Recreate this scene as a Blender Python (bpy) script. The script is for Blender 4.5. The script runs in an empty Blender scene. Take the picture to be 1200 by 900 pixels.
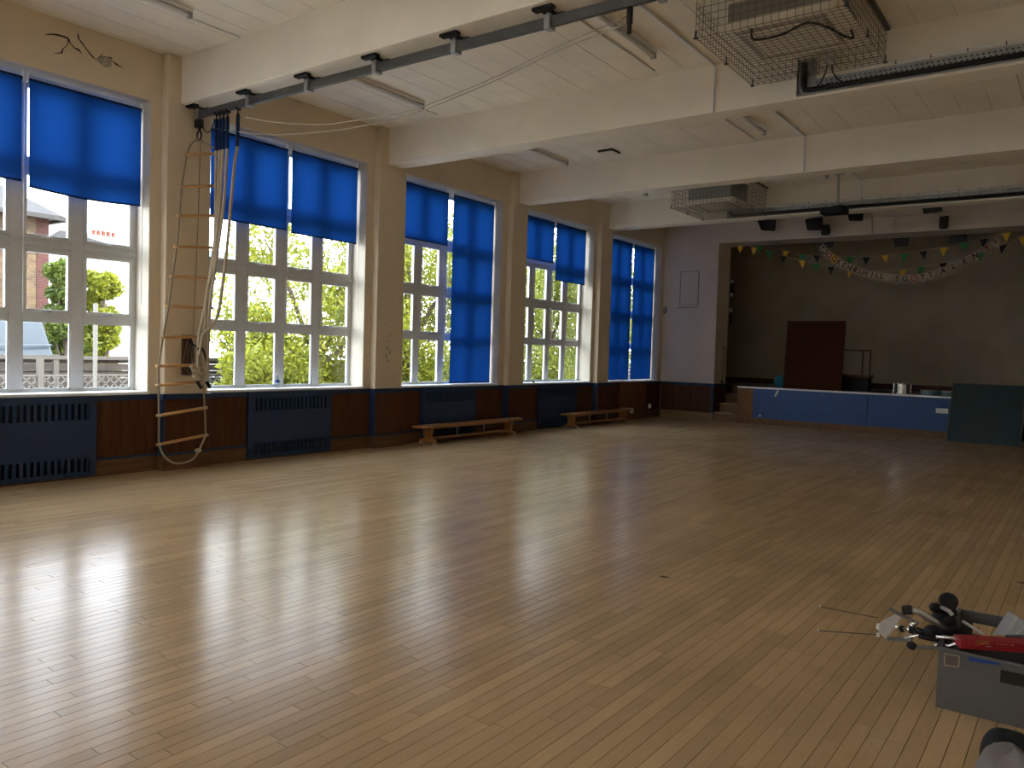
import bpy, bmesh, math, random
import numpy as np
from mathutils import Vector, Matrix
random.seed(7)
C = bpy.context.scene.collection
scene = bpy.context.scene
PI = math.pi
# ------------------------------------------------------------------ camera
F_PX, YAW, PITCH, ROLL = 931.37, 0.63, -0.0394, 0.0302
CAM = Vector((9.405, 0.0, 1.6))
cyw, syw, cpt, spt = math.cos(YAW), math.sin(YAW), math.cos(PITCH), math.sin(PITCH)
FW = Vector((-syw*cpt, cyw*cpt, spt)); RT0 = Vector((cyw, syw, 0)); UP0 = RT0.cross(FW)
RT = RT0*math.cos(ROLL) + UP0*math.sin(ROLL); UP = UP0*math.cos(ROLL) - RT0*math.sin(ROLL)
cam_data = bpy.data.cameras.new('camera'); cam = bpy.data.objects.new('camera', cam_data); C.objects.link(cam)
cam_data.sensor_width = 36.0; cam_data.lens = F_PX*36.0/1200.0; cam_data.clip_start = 0.05; cam_data.clip_end = 500
mw = Matrix((RT, UP, -FW)).transposed().to_4x4(); mw.translation = CAM; cam.matrix_world = mw
scene.camera = cam
def at(px, py, **k):          # photo pixel (1200x900) + a known plane -> point in the hall
    (ax, v), = k.items(); i = 'xyz'.index(ax)
    d = FW + RT*((px-600)/F_PX) + UP*((450-py)/F_PX)
    return CAM + d*((v-CAM[i])/d[i])
def pj(p):
    d = Vector(p)-CAM; w = d.dot(FW)
    if w <= 0.05: return None
    return (600+F_PX*d.dot(RT)/w, 450-F_PX*d.dot(UP)/w, w)
# ------------------------------------------------------------------ world, sun, exposure
world = bpy.data.worlds.new('world'); scene.world = world; world.use_nodes = True
wn = world.node_tree; wn.nodes.clear()
tc = wn.nodes.new('ShaderNodeTexCoord'); sx = wn.nodes.new('ShaderNodeSeparateXYZ'); wn.links.new(tc.outputs['Generated'], sx.inputs[0])
ramp = wn.nodes.new('ShaderNodeValToRGB'); wn.links.new(sx.outputs['Z'], ramp.inputs[0])      # hazy bright sky, paler towards the horizon
ramp.color_ramp.elements[0].position = 0.0; ramp.color_ramp.elements[0].color = (.95, .97, 1.0, 1)
ramp.color_ramp.elements[1].position = 0.9; ramp.color_ramp.elements[1].color = (.62, .76, .95, 1)
bg = wn.nodes.new('ShaderNodeBackground'); bg.inputs['Strength'].default_value = 9.0
wo = wn.nodes.new('ShaderNodeOutputWorld'); wn.links.new(ramp.outputs[0], bg.inputs[0]); wn.links.new(bg.outputs[0], wo.inputs[0])
sun_d = bpy.data.lights.new('sun', 'SUN'); sun_d.energy = 7.0; sun_d.angle = math.radians(1.0); sun_d.color = (1.0, .93, .8)
sun = bpy.data.objects.new('sun', sun_d); C.objects.link(sun)
sdir = Vector((math.sin(math.radians(62))*math.cos(math.radians(48)), math.cos(math.radians(62))*math.cos(math.radians(48)), math.sin(math.radians(48))))
sun.rotation_euler = sdir.to_track_quat('Z', 'Y').to_euler()
sun.location = (0, 0, 30)
scene.view_settings.view_transform = 'Standard'; scene.view_settings.look = 'None'
scene.view_settings.exposure = 0.27; scene.view_settings.gamma = 1.0; scene.view_settings.use_curve_mapping = False

# ------------------------------------------------------------------ materials
def lin(c): c = c/255.0; return c/12.92 if c <= .04045 else ((c+.055)/1.055)**2.4
def rgb(r, g, b): return (lin(r), lin(g), lin(b), 1)
M = {}
def mat(name, col, rough=.6, metal=0., var=0., vscale=6., bump=0., bscale=60., stretch=(1, 1, 1), spec=.5, trans=0., dirt=None):
    m = bpy.data.materials.new(name); m.use_nodes = True; nt = m.node_tree; p = nt.nodes['Principled BSDF']
    p.inputs['Base Color'].default_value = col; p.inputs['Roughness'].default_value = rough; p.inputs['Metallic'].default_value = metal
    p.inputs['Specular IOR Level'].default_value = spec
    geo = nt.nodes.new('ShaderNodeNewGeometry'); mp = nt.nodes.new('ShaderNodeMapping'); mp.inputs['Scale'].default_value = stretch
    nt.links.new(geo.outputs['Position'], mp.inputs['Vector'])
    if var > 0:
        n = nt.nodes.new('ShaderNodeTexNoise'); n.inputs['Scale'].default_value = vscale; n.inputs['Detail'].default_value = 5
        nt.links.new(mp.outputs[0], n.inputs['Vector'])
        mx = nt.nodes.new('ShaderNodeMix'); mx.data_type = 'RGBA'
        a = tuple(max(0, c*(1-var)) for c in col[:3])+(1,); b = dirt if dirt else tuple(min(1, c*(1+var)) for c in col[:3])+(1,)
        mx.inputs['A'].default_value = a; mx.inputs['B'].default_value = b
        rm = nt.nodes.new('ShaderNodeMapRange'); rm.inputs['From Min'].default_value = .3; rm.inputs['From Max'].default_value = .7
        nt.links.new(n.outputs['Fac'], rm.inputs['Value']); nt.links.new(rm.outputs[0], mx.inputs['Factor']); nt.links.new(mx.outputs['Result'], p.inputs['Base Color'])
    if bump > 0:
        n2 = nt.nodes.new('ShaderNodeTexNoise'); n2.inputs['Scale'].default_value = bscale; n2.inputs['Detail'].default_value = 4
        nt.links.new(mp.outputs[0], n2.inputs['Vector'])
        bp = nt.nodes.new('ShaderNodeBump'); bp.inputs['Strength'].default_value = bump; bp.inputs['Distance'].default_value = .01
        nt.links.new(n2.outputs['Fac'], bp.inputs['Height']); nt.links.new(bp.outputs[0], p.inputs['Normal'])
    M[name] = m; return m
def wood(name, c1, c2, rough, axis, scale=30, bump=.05, spec=.5):
    st = {'x': (.06, 1, 1), 'y': (1, .06, 1), 'z': (1, 1, .06)}[axis]
    m = bpy.data.materials.new(name); m.use_nodes = True; nt = m.node_tree; p = nt.nodes['Principled BSDF']
    p.inputs['Roughness'].default_value = rough; p.inputs['Specular IOR Level'].default_value = spec
    geo = nt.nodes.new('ShaderNodeNewGeometry'); oi = nt.nodes.new('ShaderNodeObjectInfo')
    ad = nt.nodes.new('ShaderNodeVectorMath'); ad.operation = 'ADD'; nt.links.new(geo.outputs['Position'], ad.inputs[0]); nt.links.new(oi.outputs['Random'], ad.inputs[1])
    mp = nt.nodes.new('ShaderNodeMapping'); mp.inputs['Scale'].default_value = st; nt.links.new(ad.outputs[0], mp.inputs['Vector'])
    n = nt.nodes.new('ShaderNodeTexNoise'); n.inputs['Scale'].default_value = scale; n.inputs['Detail'].default_value = 8; n.inputs['Roughness'].default_value = .65
    nt.links.new(mp.outputs[0], n.inputs['Vector'])
    cr = nt.nodes.new('ShaderNodeValToRGB'); cr.color_ramp.elements[0].position = .3; cr.color_ramp.elements[1].position = .72
    cr.color_ramp.elements[0].color = c1; cr.color_ramp.elements[1].color = c2
    nt.links.new(n.outputs['Fac'], cr.inputs[0]); nt.links.new(cr.outputs[0], p.inputs['Base Color'])
    bp = nt.nodes.new('ShaderNodeBump'); bp.inputs['Strength'].default_value = bump; bp.inputs['Distance'].default_value = .004
    nt.links.new(n.outputs['Fac'], bp.inputs['Height']); nt.links.new(bp.outputs[0], p.inputs['Normal'])
    M[name] = m; return m
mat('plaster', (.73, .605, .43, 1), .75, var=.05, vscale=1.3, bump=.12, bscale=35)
mat('plaster_grey', (.68, .585, .49, 1), .75, var=.05, vscale=1.3, bump=.1, bscale=35)  # plaster colour greyed to carry the bluish light from the blinds
mat('beam_paint', (.87, .785, .64, 1), .7, var=.05, vscale=1.6, bump=.1, bscale=25)
mat('ceil_paint', (.87, .785, .64, 1), .75, var=.05, vscale=2.0, bump=.15, bscale=18)
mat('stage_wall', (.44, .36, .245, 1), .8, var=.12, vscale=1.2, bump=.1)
mat('reveal_paint', (.62, .56, .45, 1), .6, var=.04, vscale=3)
mat('floor_gap', (.022, .012, .006, 1), .9)
mat('groove', (.16, .115, .075, 1), .9)
mat('crack_dark', (.035, .025, .02, 1), .9); mat('plaster_bare', (.42, .36, .30, 1), .9, var=.25, vscale=40, bump=.3)
mat('white_frame', (.66, .66, .65, 1), .35, var=.03, vscale=9)
mat('white_sill', (.88, .88, .88, 1), .3)
mat('white_plastic', (.82, .80, .76, 1), .4)
mat('cream_plastic', (.78, .71, .58, 1), .45)
mat('unit_grey', (.33, .33, .30, 1), .5, .2)
mat('lamp_grey', (.13, .12, .095, 1), .6)
mat('gasket', (.04, .04, .045, 1), .6)
mat('metal_grey', (.42, .42, .42, 1), .4, .8); mat('galv', (.42, .44, .43, 1), .5, .6, var=.2, vscale=14)
mat('rail_grey', (.075, .075, .07, 1), .5, 0., var=.25, vscale=8); mat('black_metal', (.012, .012, .012, 1), .5, spec=.3); mat('black_plastic', (.008, .008, .009, 1), .5, spec=.25)
mat('black_rubber', (.008, .008, .008, 1), .7); mat('wire', (.17, .145, .10, 1), .5, .4)
mat('dado_blue', (.009, .034, .092, 1), .45, var=.12, vscale=3, bump=.05); mat('slot_dark', (.005, .013, .03, 1), .8)
mat('stage_blue', (.017, .065, .205, 1), .5, var=.10, vscale=5)
mat('stage_edge', (.55, .55, .54, 1), .35, .5, var=.2, vscale=20)
wood('dado_wood', (.050, .016, .006, 1), (.130, .045, .015, 1), .5, 'z', 26, spec=.25)
wood('dado_wood_light', (.15, .062, .019, 1), (.22, .10, .034, 1), .5, 'z', 26, spec=.25)
wood('skirt_wood', (.10, .045, .018, 1), (.21, .105, .045, 1), .45, 'y', 22, spec=.3)
wood('stage_skirt', (.22, .125, .055, 1), (.44, .27, .13, 1), .5, 'x', 30)
wood('bench_wood', (.34, .15, .045, 1), (.54, .27, .09, 1), .35, 'y', 26)
wood('rung_wood', (.50, .25, .08, 1), (.68, .38, .14, 1), .45, 'y', 30)
wood('tread_wood', (.34, .21, .10, 1), (.56, .36, .18, 1), .5, 'x', 26)
wood('step_wood', (.12, .06, .024, 1), (.26, .14, .06, 1), .5, 'x', 26)
wood('stage_floor', (.10, .06, .03, 1), (.2, .12, .06, 1), .4, 'x', 26)
wood('cleat_wood', (.09, .03, .015, 1), (.16, .06, .03, 1), .5, 'z', 30)
mat('rope', (.50, .41, .28, 1), .85, var=.2, vscale=90, bump=.6, bscale=160)
mat('rope_mid', (.33, .26, .17, 1), .85, var=.2, vscale=90, bump=.5, bscale=160)  # rope colour darkened to give the ladder sides their backlit look
mat('rope_dark', (.16, .12, .08, 1), .85, var=.2, vscale=90, bump=.4, bscale=160)
mat('sleeve_blue', (.008, .026, .085, 1), .7, spec=.2); mat('cord_pale', (.45, .39, .30, 1), .8)
mat('green_board', (.026, .046, .050, 1), .7, var=.1, vscale=3); mat('board_edge', (.12, .10, .06, 1), .6)
mat('chrome', (.75, .75, .74, 1), .15, 1.0); mat('drum_teal', (.06, .13, .15, 1), .35); mat('drum_head', (.6, .6, .56, 1), .5)
mat('blue_toy', (.02, .16, .26, 1), .4)
mat('pen_green', (.015, .26, .065, 1), .7); mat('pen_yellow', (.75, .47, .03, 1), .7); mat('pen_black', (.008, .008, .010, 1), .7)
mat('pen_beige', (.52, .42, .30, 1), .8); mat('ink_dark', (.05, .02, .018, 1), .7); mat('ink_red', (.35, .02, .015, 1), .7); mat('string', (.5, .44, .34, 1), .8)
mat('crate_grey', (.105, .10, .095, 1), .45, bump=.05, bscale=90); mat('crate_label', (.34, .26, .17, 1), .6); mat('label_card', (.11, .085, .07, 1), .7); mat('sticker_blue', (.008, .055, .28, 1), .3)
mat('red_box', (.30, .008, .02, 1), .3, var=.08, vscale=8); mat('gold', (.45, .30, .06, 1), .35, .6); mat('print_pale', (.6, .52, .44, 1), .6)
mat('alu', (.55, .55, .56, 1), .35, .85, var=.1, vscale=30); mat('alu_dark', (.22, .21, .20, 1), .4, .7); mat('cloth_grey', (.19, .165, .16, 1), .9, bump=.4, bscale=180); mat('cloth_black', (.007, .007, .008, 1), .9)
mat('rod_metal', (.16, .13, .10, 1), .4, .7); mat('paper_white', (.7, .68, .62, 1), .7)
mat('concrete', (.62, .59, .55, 1), .85, var=.15, vscale=1.5, bump=.2, bscale=12); mat('lawn', (.10, .16, .04, 1), .9, var=.3, vscale=4)
mat('fence_wood', (.048, .037, .030, 1), .85, var=.45, vscale=9, stretch=(1, .2, 1)); mat('lattice_wood', (.12, .11, .10, 1), .8)
mat('fence_pale', (.10, .088, .076, 1), .8)
mat('tarp', (.085, .105, .125, 1), .6, var=.04, vscale=2); mat('render_white', (.82, .80, .76, 1), .8); mat('slate', (.045, .04, .038, 1), .8, var=.2, vscale=6); mat('terracotta', (.16, .04, .02, 1), .8)
mat('bark', (.09, .065, .045, 1), .9, var=.3, vscale=12); mat('white_pole', (.16, .15, .13, 1), .5)

def leaf_mat(name, a, b):
    m = bpy.data.materials.new(name); m.use_nodes = True; nt = m.node_tree; p = nt.nodes['Principled BSDF']; out = nt.nodes['Material Output']
    geo = nt.nodes.new('ShaderNodeNewGeometry'); cr = nt.nodes.new('ShaderNodeValToRGB')
    cr.color_ramp.elements[0].color = a; cr.color_ramp.elements[1].color = b
    nt.links.new(geo.outputs['Random Per Island'], cr.inputs[0]); nt.links.new(cr.outputs[0], p.inputs['Base Color']); p.inputs['Roughness'].default_value = .55
    t = nt.nodes.new('ShaderNodeBsdfTranslucent'); nt.links.new(cr.outputs[0], t.inputs['Color'])
    mx = nt.nodes.new('ShaderNodeMixShader'); mx.inputs[0].default_value = .4
    nt.links.new(p.outputs[0], mx.inputs[1]); nt.links.new(t.outputs[0], mx.inputs[2]); nt.links.new(mx.outputs[0], out.inputs[0]); M[name] = m
leaf_mat('leaf_yellow', (.12, .15, .010, 1), (.33, .33, .025, 1)); leaf_mat('leaf_green', (.08, .11, .012, 1), (.25, .27, .025, 1)); leaf_mat('leaf_dark', (.05, .085, .015, 1), (.17, .21, .03, 1))

def blind_mat():
    m = bpy.data.materials.new('blind_fabric'); m.use_nodes = True; nt = m.node_tree; nt.nodes.clear(); out = nt.nodes.new('ShaderNodeOutputMaterial')
    geo = nt.nodes.new('ShaderNodeNewGeometry'); n = nt.nodes.new('ShaderNodeTexNoise'); n.inputs['Scale'].default_value = 90; nt.links.new(geo.outputs['Position'], n.inputs['Vector'])
    mx = nt.nodes.new('ShaderNodeMix'); mx.data_type = 'RGBA'; mx.inputs['A'].default_value = (.0012, .0135, .066, 1); mx.inputs['B'].default_value = (.0016, .0165, .080, 1); nt.links.new(n.outputs['Fac'], mx.inputs['Factor'])
    d = nt.nodes.new('ShaderNodeBsdfDiffuse'); d.inputs['Color'].default_value = (.015, .07, .30, 1)
    t = nt.nodes.new('ShaderNodeBsdfTranslucent'); nt.links.new(mx.outputs['Result'], t.inputs['Color'])
    a = nt.nodes.new('ShaderNodeAddShader'); nt.links.new(d.outputs[0], a.inputs[0]); nt.links.new(t.outputs[0], a.inputs[1]); nt.links.new(a.outputs[0], out.inputs[0]); M['blind_fabric'] = m
blind_mat()
def glass_mat(name, tint, refl):
    m = bpy.data.materials.new(name); m.use_nodes = True; nt = m.node_tree; nt.nodes.clear(); out = nt.nodes.new('ShaderNodeOutputMaterial')
    t = nt.nodes.new('ShaderNodeBsdfTransparent'); t.inputs[0].default_value = tint
    g = nt.nodes.new('ShaderNodeBsdfGlossy'); g.inputs['Roughness'].default_value = .02
    lw = nt.nodes.new('ShaderNodeLayerWeight'); lw.inputs[0].default_value = .5; pw = nt.nodes.new('ShaderNodeMath'); pw.operation = 'POWER'; pw.inputs[1].default_value = 5; nt.links.new(lw.outputs['Facing'], pw.inputs[0])
    fr = nt.nodes.new('ShaderNodeMapRange'); fr.inputs['To Min'].default_value = refl; fr.inputs['To Max'].default_value = .8; nt.links.new(pw.outputs[0], fr.inputs['Value'])
    mx = nt.nodes.new('ShaderNodeMixShader'); nt.links.new(fr.outputs[0], mx.inputs[0]); nt.links.new(t.outputs[0], mx.inputs[1]); nt.links.new(g.outputs[0], mx.inputs[2]); nt.links.new(mx.outputs[0], out.inputs[0]); M[name] = m
glass_mat('glass', (.96, .97, .97, 1), .03); glass_mat('clear_plastic', (.80, .86, .90, 1), .08); glass_mat('poly_bag_', (.62, .63, .66, 1), .25)
m = bpy.data.materials.new('poly_bag'); m.use_nodes = True; m.node_tree.nodes['Principled BSDF'].inputs['Base Color'].default_value = (.55, .55, .57, 1); m.node_tree.nodes['Principled BSDF'].inputs['Alpha'].default_value = .55; m.node_tree.nodes['Principled BSDF'].inputs['Roughness'].default_value = .25; M['poly_bag'] = m

def floor_mat():
    m = bpy.data.materials.new('floor_wood'); m.use_nodes = True; nt = m.node_tree; p = nt.nodes['Principled BSDF']; L = nt.links.new; N = nt.nodes.new
    geo = N('ShaderNodeNewGeometry'); oi = N('ShaderNodeObjectInfo')
    rs = N('ShaderNodeMath'); rs.operation = 'ADD'; L(geo.outputs['Random Per Island'], rs.inputs[0]); L(oi.outputs['Random'], rs.inputs[1])
    rf = N('ShaderNodeMath'); rf.operation = 'FRACT'; L(rs.outputs[0], rf.inputs[0])
    off = N('ShaderNodeVectorMath'); off.operation = 'SCALE'; off.inputs[0].default_value = (37, 53, 11); L(rf.outputs[0], off.inputs['Scale'])
    ad = N('ShaderNodeVectorMath'); ad.operation = 'ADD'; L(geo.outputs['Position'], ad.inputs[0]); L(off.outputs[0], ad.inputs[1])
    mp = N('ShaderNodeMapping'); mp.inputs['Scale'].default_value = (1, .03, 1); L(ad.outputs[0], mp.inputs['Vector'])
    n = N('ShaderNodeTexNoise'); n.inputs['Scale'].default_value = 130; n.inputs['Detail'].default_value = 4; n.inputs['Roughness'].default_value = .6; L(mp.outputs[0], n.inputs['Vector'])
    cr = N('ShaderNodeValToRGB'); cr.color_ramp.elements[0].position = .28; cr.color_ramp.elements[1].position = .75
    cr.color_ramp.elements[0].color = (.475, .315, .165, 1); cr.color_ramp.elements[1].color = (.54, .37, .20, 1); L(n.outputs['Fac'], cr.inputs[0])
    vr = N('ShaderNodeMapRange'); vr.inputs['To Min'].default_value = .89; vr.inputs['To Max'].default_value = 1.10; L(rf.outputs[0], vr.inputs['Value'])
    mul = N('ShaderNodeMix'); mul.data_type = 'RGBA'; mul.blend_type = 'MULTIPLY'; mul.inputs['Factor'].default_value = 1; L(cr.outputs[0], mul.inputs['A']); L(vr.outputs[0], mul.inputs['B'])
    wn_ = N('ShaderNodeTexNoise'); wn_.inputs['Scale'].default_value = .9; wn_.inputs['Detail'].default_value = 5; L(geo.outputs['Position'], wn_.inputs['Vector'])
    wr = N('ShaderNodeMapRange'); wr.inputs['From Min'].default_value = .35; wr.inputs['From Max'].default_value = .7; wr.inputs['To Min'].default_value = .9; wr.inputs['To Max'].default_value = 1.1; L(wn_.outputs['Fac'], wr.inputs['Value'])
    mul2 = N('ShaderNodeMix'); mul2.data_type = 'RGBA'; mul2.blend_type = 'MULTIPLY'; mul2.inputs['Factor'].default_value = 1; L(mul.outputs['Result'], mul2.inputs['A']); L(wr.outputs[0], mul2.inputs['B'])
    L(mul2.outputs['Result'], p.inputs['Base Color'])
    rr = N('ShaderNodeMapRange'); rr.inputs['From Min'].default_value = .3; rr.inputs['From Max'].default_value = .7; rr.inputs['To Min'].default_value = .18; rr.inputs['To Max'].default_value = .23; L(n.outputs['Fac'], rr.inputs['Value'])
    L(rr.outputs[0], p.inputs['Roughness']); p.inputs['Specular IOR Level'].default_value = .15
    sn = N('ShaderNodeTexNoise'); sn.inputs['Scale'].default_value = 55; sn.inputs['Detail'].default_value = 3; L(mp.outputs[0], sn.inputs['Vector'])
    bp = N('ShaderNodeBump'); bp.inputs['Strength'].default_value = .06; bp.inputs['Distance'].default_value = .003; L(sn.outputs['Fac'], bp.inputs['Height']); L(bp.outputs[0], p.inputs['Normal'])
    M['floor_wood'] = m
floor_mat()
def brick_mat(name, c1, c2, mortar):
    m = bpy.data.materials.new(name); m.use_nodes = True; nt = m.node_tree; p = nt.nodes['Principled BSDF']; L = nt.links.new; N = nt.nodes.new
    geo = N('ShaderNodeNewGeometry'); sp = N('ShaderNodeSeparateXYZ'); L(geo.outputs['Position'], sp.inputs[0])
    a = N('ShaderNodeMath'); a.operation = 'ADD'; L(sp.outputs[0], a.inputs[0]); L(sp.outputs[1], a.inputs[1])
    cb = N('ShaderNodeCombineXYZ'); L(a.outputs[0], cb.inputs[0]); L(sp.outputs[2], cb.inputs[1])
    b = N('ShaderNodeTexBrick'); b.inputs['Scale'].default_value = 4.4; b.inputs['Color1'].default_value = c1; b.inputs['Color2'].default_value = c2; b.inputs['Mortar'].default_value = mortar
    b.inputs['Brick Width'].default_value = 1.0; b.inputs['Row Height'].default_value = .33; b.inputs['Mortar Size'].default_value = .02
    L(cb.outputs[0], b.inputs['Vector']); L(b.outputs['Color'], p.inputs['Base Color']); p.inputs['Roughness'].default_value = .85; M[name] = m
brick_mat('brick_yellow', (.13, .08, .035, 1), (.06, .032, .017, 1), (.15, .13, .10, 1)); brick_mat('brick_red', (.085, .020, .013, 1), (.05, .011, .009, 1), (.11, .085, .07, 1))
def pin_mat():
    m = bpy.data.materials.new('pinboard_felt'); m.use_nodes = True; nt = m.node_tree; p = nt.nodes['Principled BSDF']; L = nt.links.new; N = nt.nodes.new
    geo = N('ShaderNodeNewGeometry'); v = N('ShaderNodeTexVoronoi'); v.inputs['Scale'].default_value = 11; L(geo.outputs['Position'], v.inputs['Vector'])
    lt = N('ShaderNodeMath'); lt.operation = 'LESS_THAN'; lt.inputs[1].default_value = .07; L(v.outputs['Distance'], lt.inputs[0])
    mx = N('ShaderNodeMix'); mx.data_type = 'RGBA'; mx.inputs['A'].default_value = (.050, .018, .009, 1); mx.inputs['B'].default_value = (.22, .15, .10, 1); L(lt.outputs[0], mx.inputs['Factor'])
    L(mx.outputs['Result'], p.inputs['Base Color']); p.inputs['Roughness'].default_value = .95; p.inputs['Specular IOR Level'].default_value = .05; M['pinboard_felt'] = m
pin_mat()

# ------------------------------------------------------------------ helpers
class MB:
    def __init__(s): s.v = []; s.f = []
    def add(s, vs, fs):
        o = len(s.v); s.v += [tuple(v) for v in vs]; s.f += [tuple(i+o for i in f) for f in fs]; return s
    def box(s, x0, x1, y0, y1, z0, z1):
        if x0 > x1: x0, x1 = x1, x0
        if y0 > y1: y0, y1 = y1, y0
        if z0 > z1: z0, z1 = z1, z0
        return s.add([(x0,y0,z0),(x1,y0,z0),(x1,y1,z0),(x0,y1,z0),(x0,y0,z1),(x1,y0,z1),(x1,y1,z1),(x0,y1,z1)],
              [(0,3,2,1),(4,5,6,7),(0,1,5,4),(1,2,6,5),(2,3,7,6),(3,0,4,7)])
    def hexa(s, lo, hi):          # 4 lower + 4 upper corners
        return s.add(list(lo)+list(hi), [(0,3,2,1),(4,5,6,7),(0,1,5,4),(1,2,6,5),(2,3,7,6),(3,0,4,7)])
    def prism(s, poly, vec):      # flat polygon swept along vec
        n = len(poly); p = [Vector(q) for q in poly]; v = Vector(vec)
        return s.add(p+[q+v for q in p], [tuple(range(n-1, -1, -1)), tuple(range(n, 2*n))]+[(i, (i+1) % n, n+(i+1) % n, n+i) for i in range(n)])
    def tube(s, pts, r, n=8, cap=True):
        pts = [Vector(p) for p in pts]; k = len(pts); rr = r if isinstance(r, (list, tuple)) else [r]*k
        vs = []; prev = None
        for i, p in enumerate(pts):
            t = (pts[min(i+1, k-1)]-pts[max(i-1, 0)]).normalized()
            if prev is None:
                a = Vector((0,0,1)) if abs(t.z) < .9 else Vector((1,0,0)); u = t.cross(a).normalized()
            else:
                u = (prev-t*prev.dot(t)).normalized()
            prev = u; w = t.cross(u)
            for j in range(n):
                an = 2*PI*j/n+PI/n; vs.append(p+u*(rr[i]*math.cos(an))+w*(rr[i]*math.sin(an)))
        fs = [(i*n+j, i*n+(j+1) % n, (i+1)*n+(j+1) % n, (i+1)*n+j) for i in range(k-1) for j in range(n)]
        if cap: fs += [tuple(range(n-1, -1, -1)), tuple(range((k-1)*n, k*n))]
        return s.add(vs, fs)
    def bar(s, a, b, w, h=None): return s.tube([a, b], w*.7071, 4)
    def ball(s, c, rx, ry=None, rz=None, n=10, m=7):
        ry = ry or rx; rz = rz or rx; vs = []; fs = []
        for i in range(m+1):
            th = PI*i/m
            for j in range(n):
                ph = 2*PI*j/n; vs.append((c[0]+rx*math.sin(th)*math.cos(ph), c[1]+ry*math.sin(th)*math.sin(ph), c[2]+rz*math.cos(th)))
        for i in range(m):
            for j in range(n): fs.append((i*n+j, (i+1)*n+j, (i+1)*n+(j+1) % n, i*n+(j+1) % n))
        return s.add(vs, fs)
    def lathe(s, c, prof, n=20):  # prof [(r, z)]
        vs = []; k = len(prof)
        for r, z in prof:
            for j in range(n): vs.append((c[0]+r*math.cos(2*PI*j/n), c[1]+r*math.sin(2*PI*j/n), c[2]+z))
        fs = [(i*n+j, i*n+(j+1) % n, (i+1)*n+(j+1) % n, (i+1)*n+j) for i in range(k-1) for j in range(n)]
        fs += [tuple(range(n-1, -1, -1)), tuple(range((k-1)*n, k*n))]
        return s.add(vs, fs)
    def xf(s, mtx, start=0):
        for i in range(start, len(s.v)): s.v[i] = tuple(mtx @ Vector(s.v[i]))
        return s
def origin(p):
    o = Vector((0,0,0))
    while p: o += p.location; p = p.parent
    return o
def obj(name, mb, m, parent=None, smooth=False, bevel=0, loc=None):
    me = bpy.data.meshes.new(name)
    if parent is not None: o0 = origin(parent)
    elif loc is not None: o0 = Vector(loc)
    else:
        a = np.array(mb.v); o0 = Vector(((a[:,0].min()+a[:,0].max())/2, (a[:,1].min()+a[:,1].max())/2, a[:,2].min()))
    me.from_pydata([(v[0]-o0.x, v[1]-o0.y, v[2]-o0.z) for v in mb.v], [], mb.f); me.update()
    me.materials.append(M[m])
    if smooth: me.polygons.foreach_set('use_smooth', [True]*len(me.polygons))
    o = bpy.data.objects.new(name, me); C.objects.link(o)
    if parent is not None: o.parent = parent
    else: o.location = o0
    if bevel:
        b = o.modifiers.new('bevel', 'BEVEL'); b.width = bevel; b.segments = 2; b.limit_method = 'ANGLE'
    return o
def box(name, b, m, parent=None, bevel=0): return obj(name, MB().box(*b), m, parent, bevel=bevel)
def tag(o, label, cat, group=None, kind=None):
    o['label'] = label; o['category'] = cat
    if group: o['group'] = group
    if kind: o['kind'] = kind
    return o
def thing(name, loc, label, cat, group=None, kind=None):
    e = bpy.data.objects.new(name, None); C.objects.link(e); e.location = loc; e.empty_display_size = .1
    return tag(e, label, cat, group, kind)
def struct(o, label, cat='wall'): return tag(o, label, cat, kind='structure')

# ------------------------------------------------------------------ dimensions
W = 10.4; YE = 19.68; YR = -5.2; ZC = 5.134; ZB = 4.558; WT = .37
WIN = [(2.52, 5.27), (6.08, 8.85), (9.68, 12.42), (13.22, 15.95), (16.80, 19.47), (-1.05, 1.68), (-4.6, -1.9)]   # openings along the window wall
PIL = [(5.41, 6.02), (9.0, 9.62), (12.6, 13.12), (16.08, 16.62), (1.80, 2.42), (-1.78, -1.17)]
PX = .12
BEAM = [5.593, 9.20, 12.80, 16.41, 1.98, -1.62]; BW = .336
ZS, ZH = .965, 4.53
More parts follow.
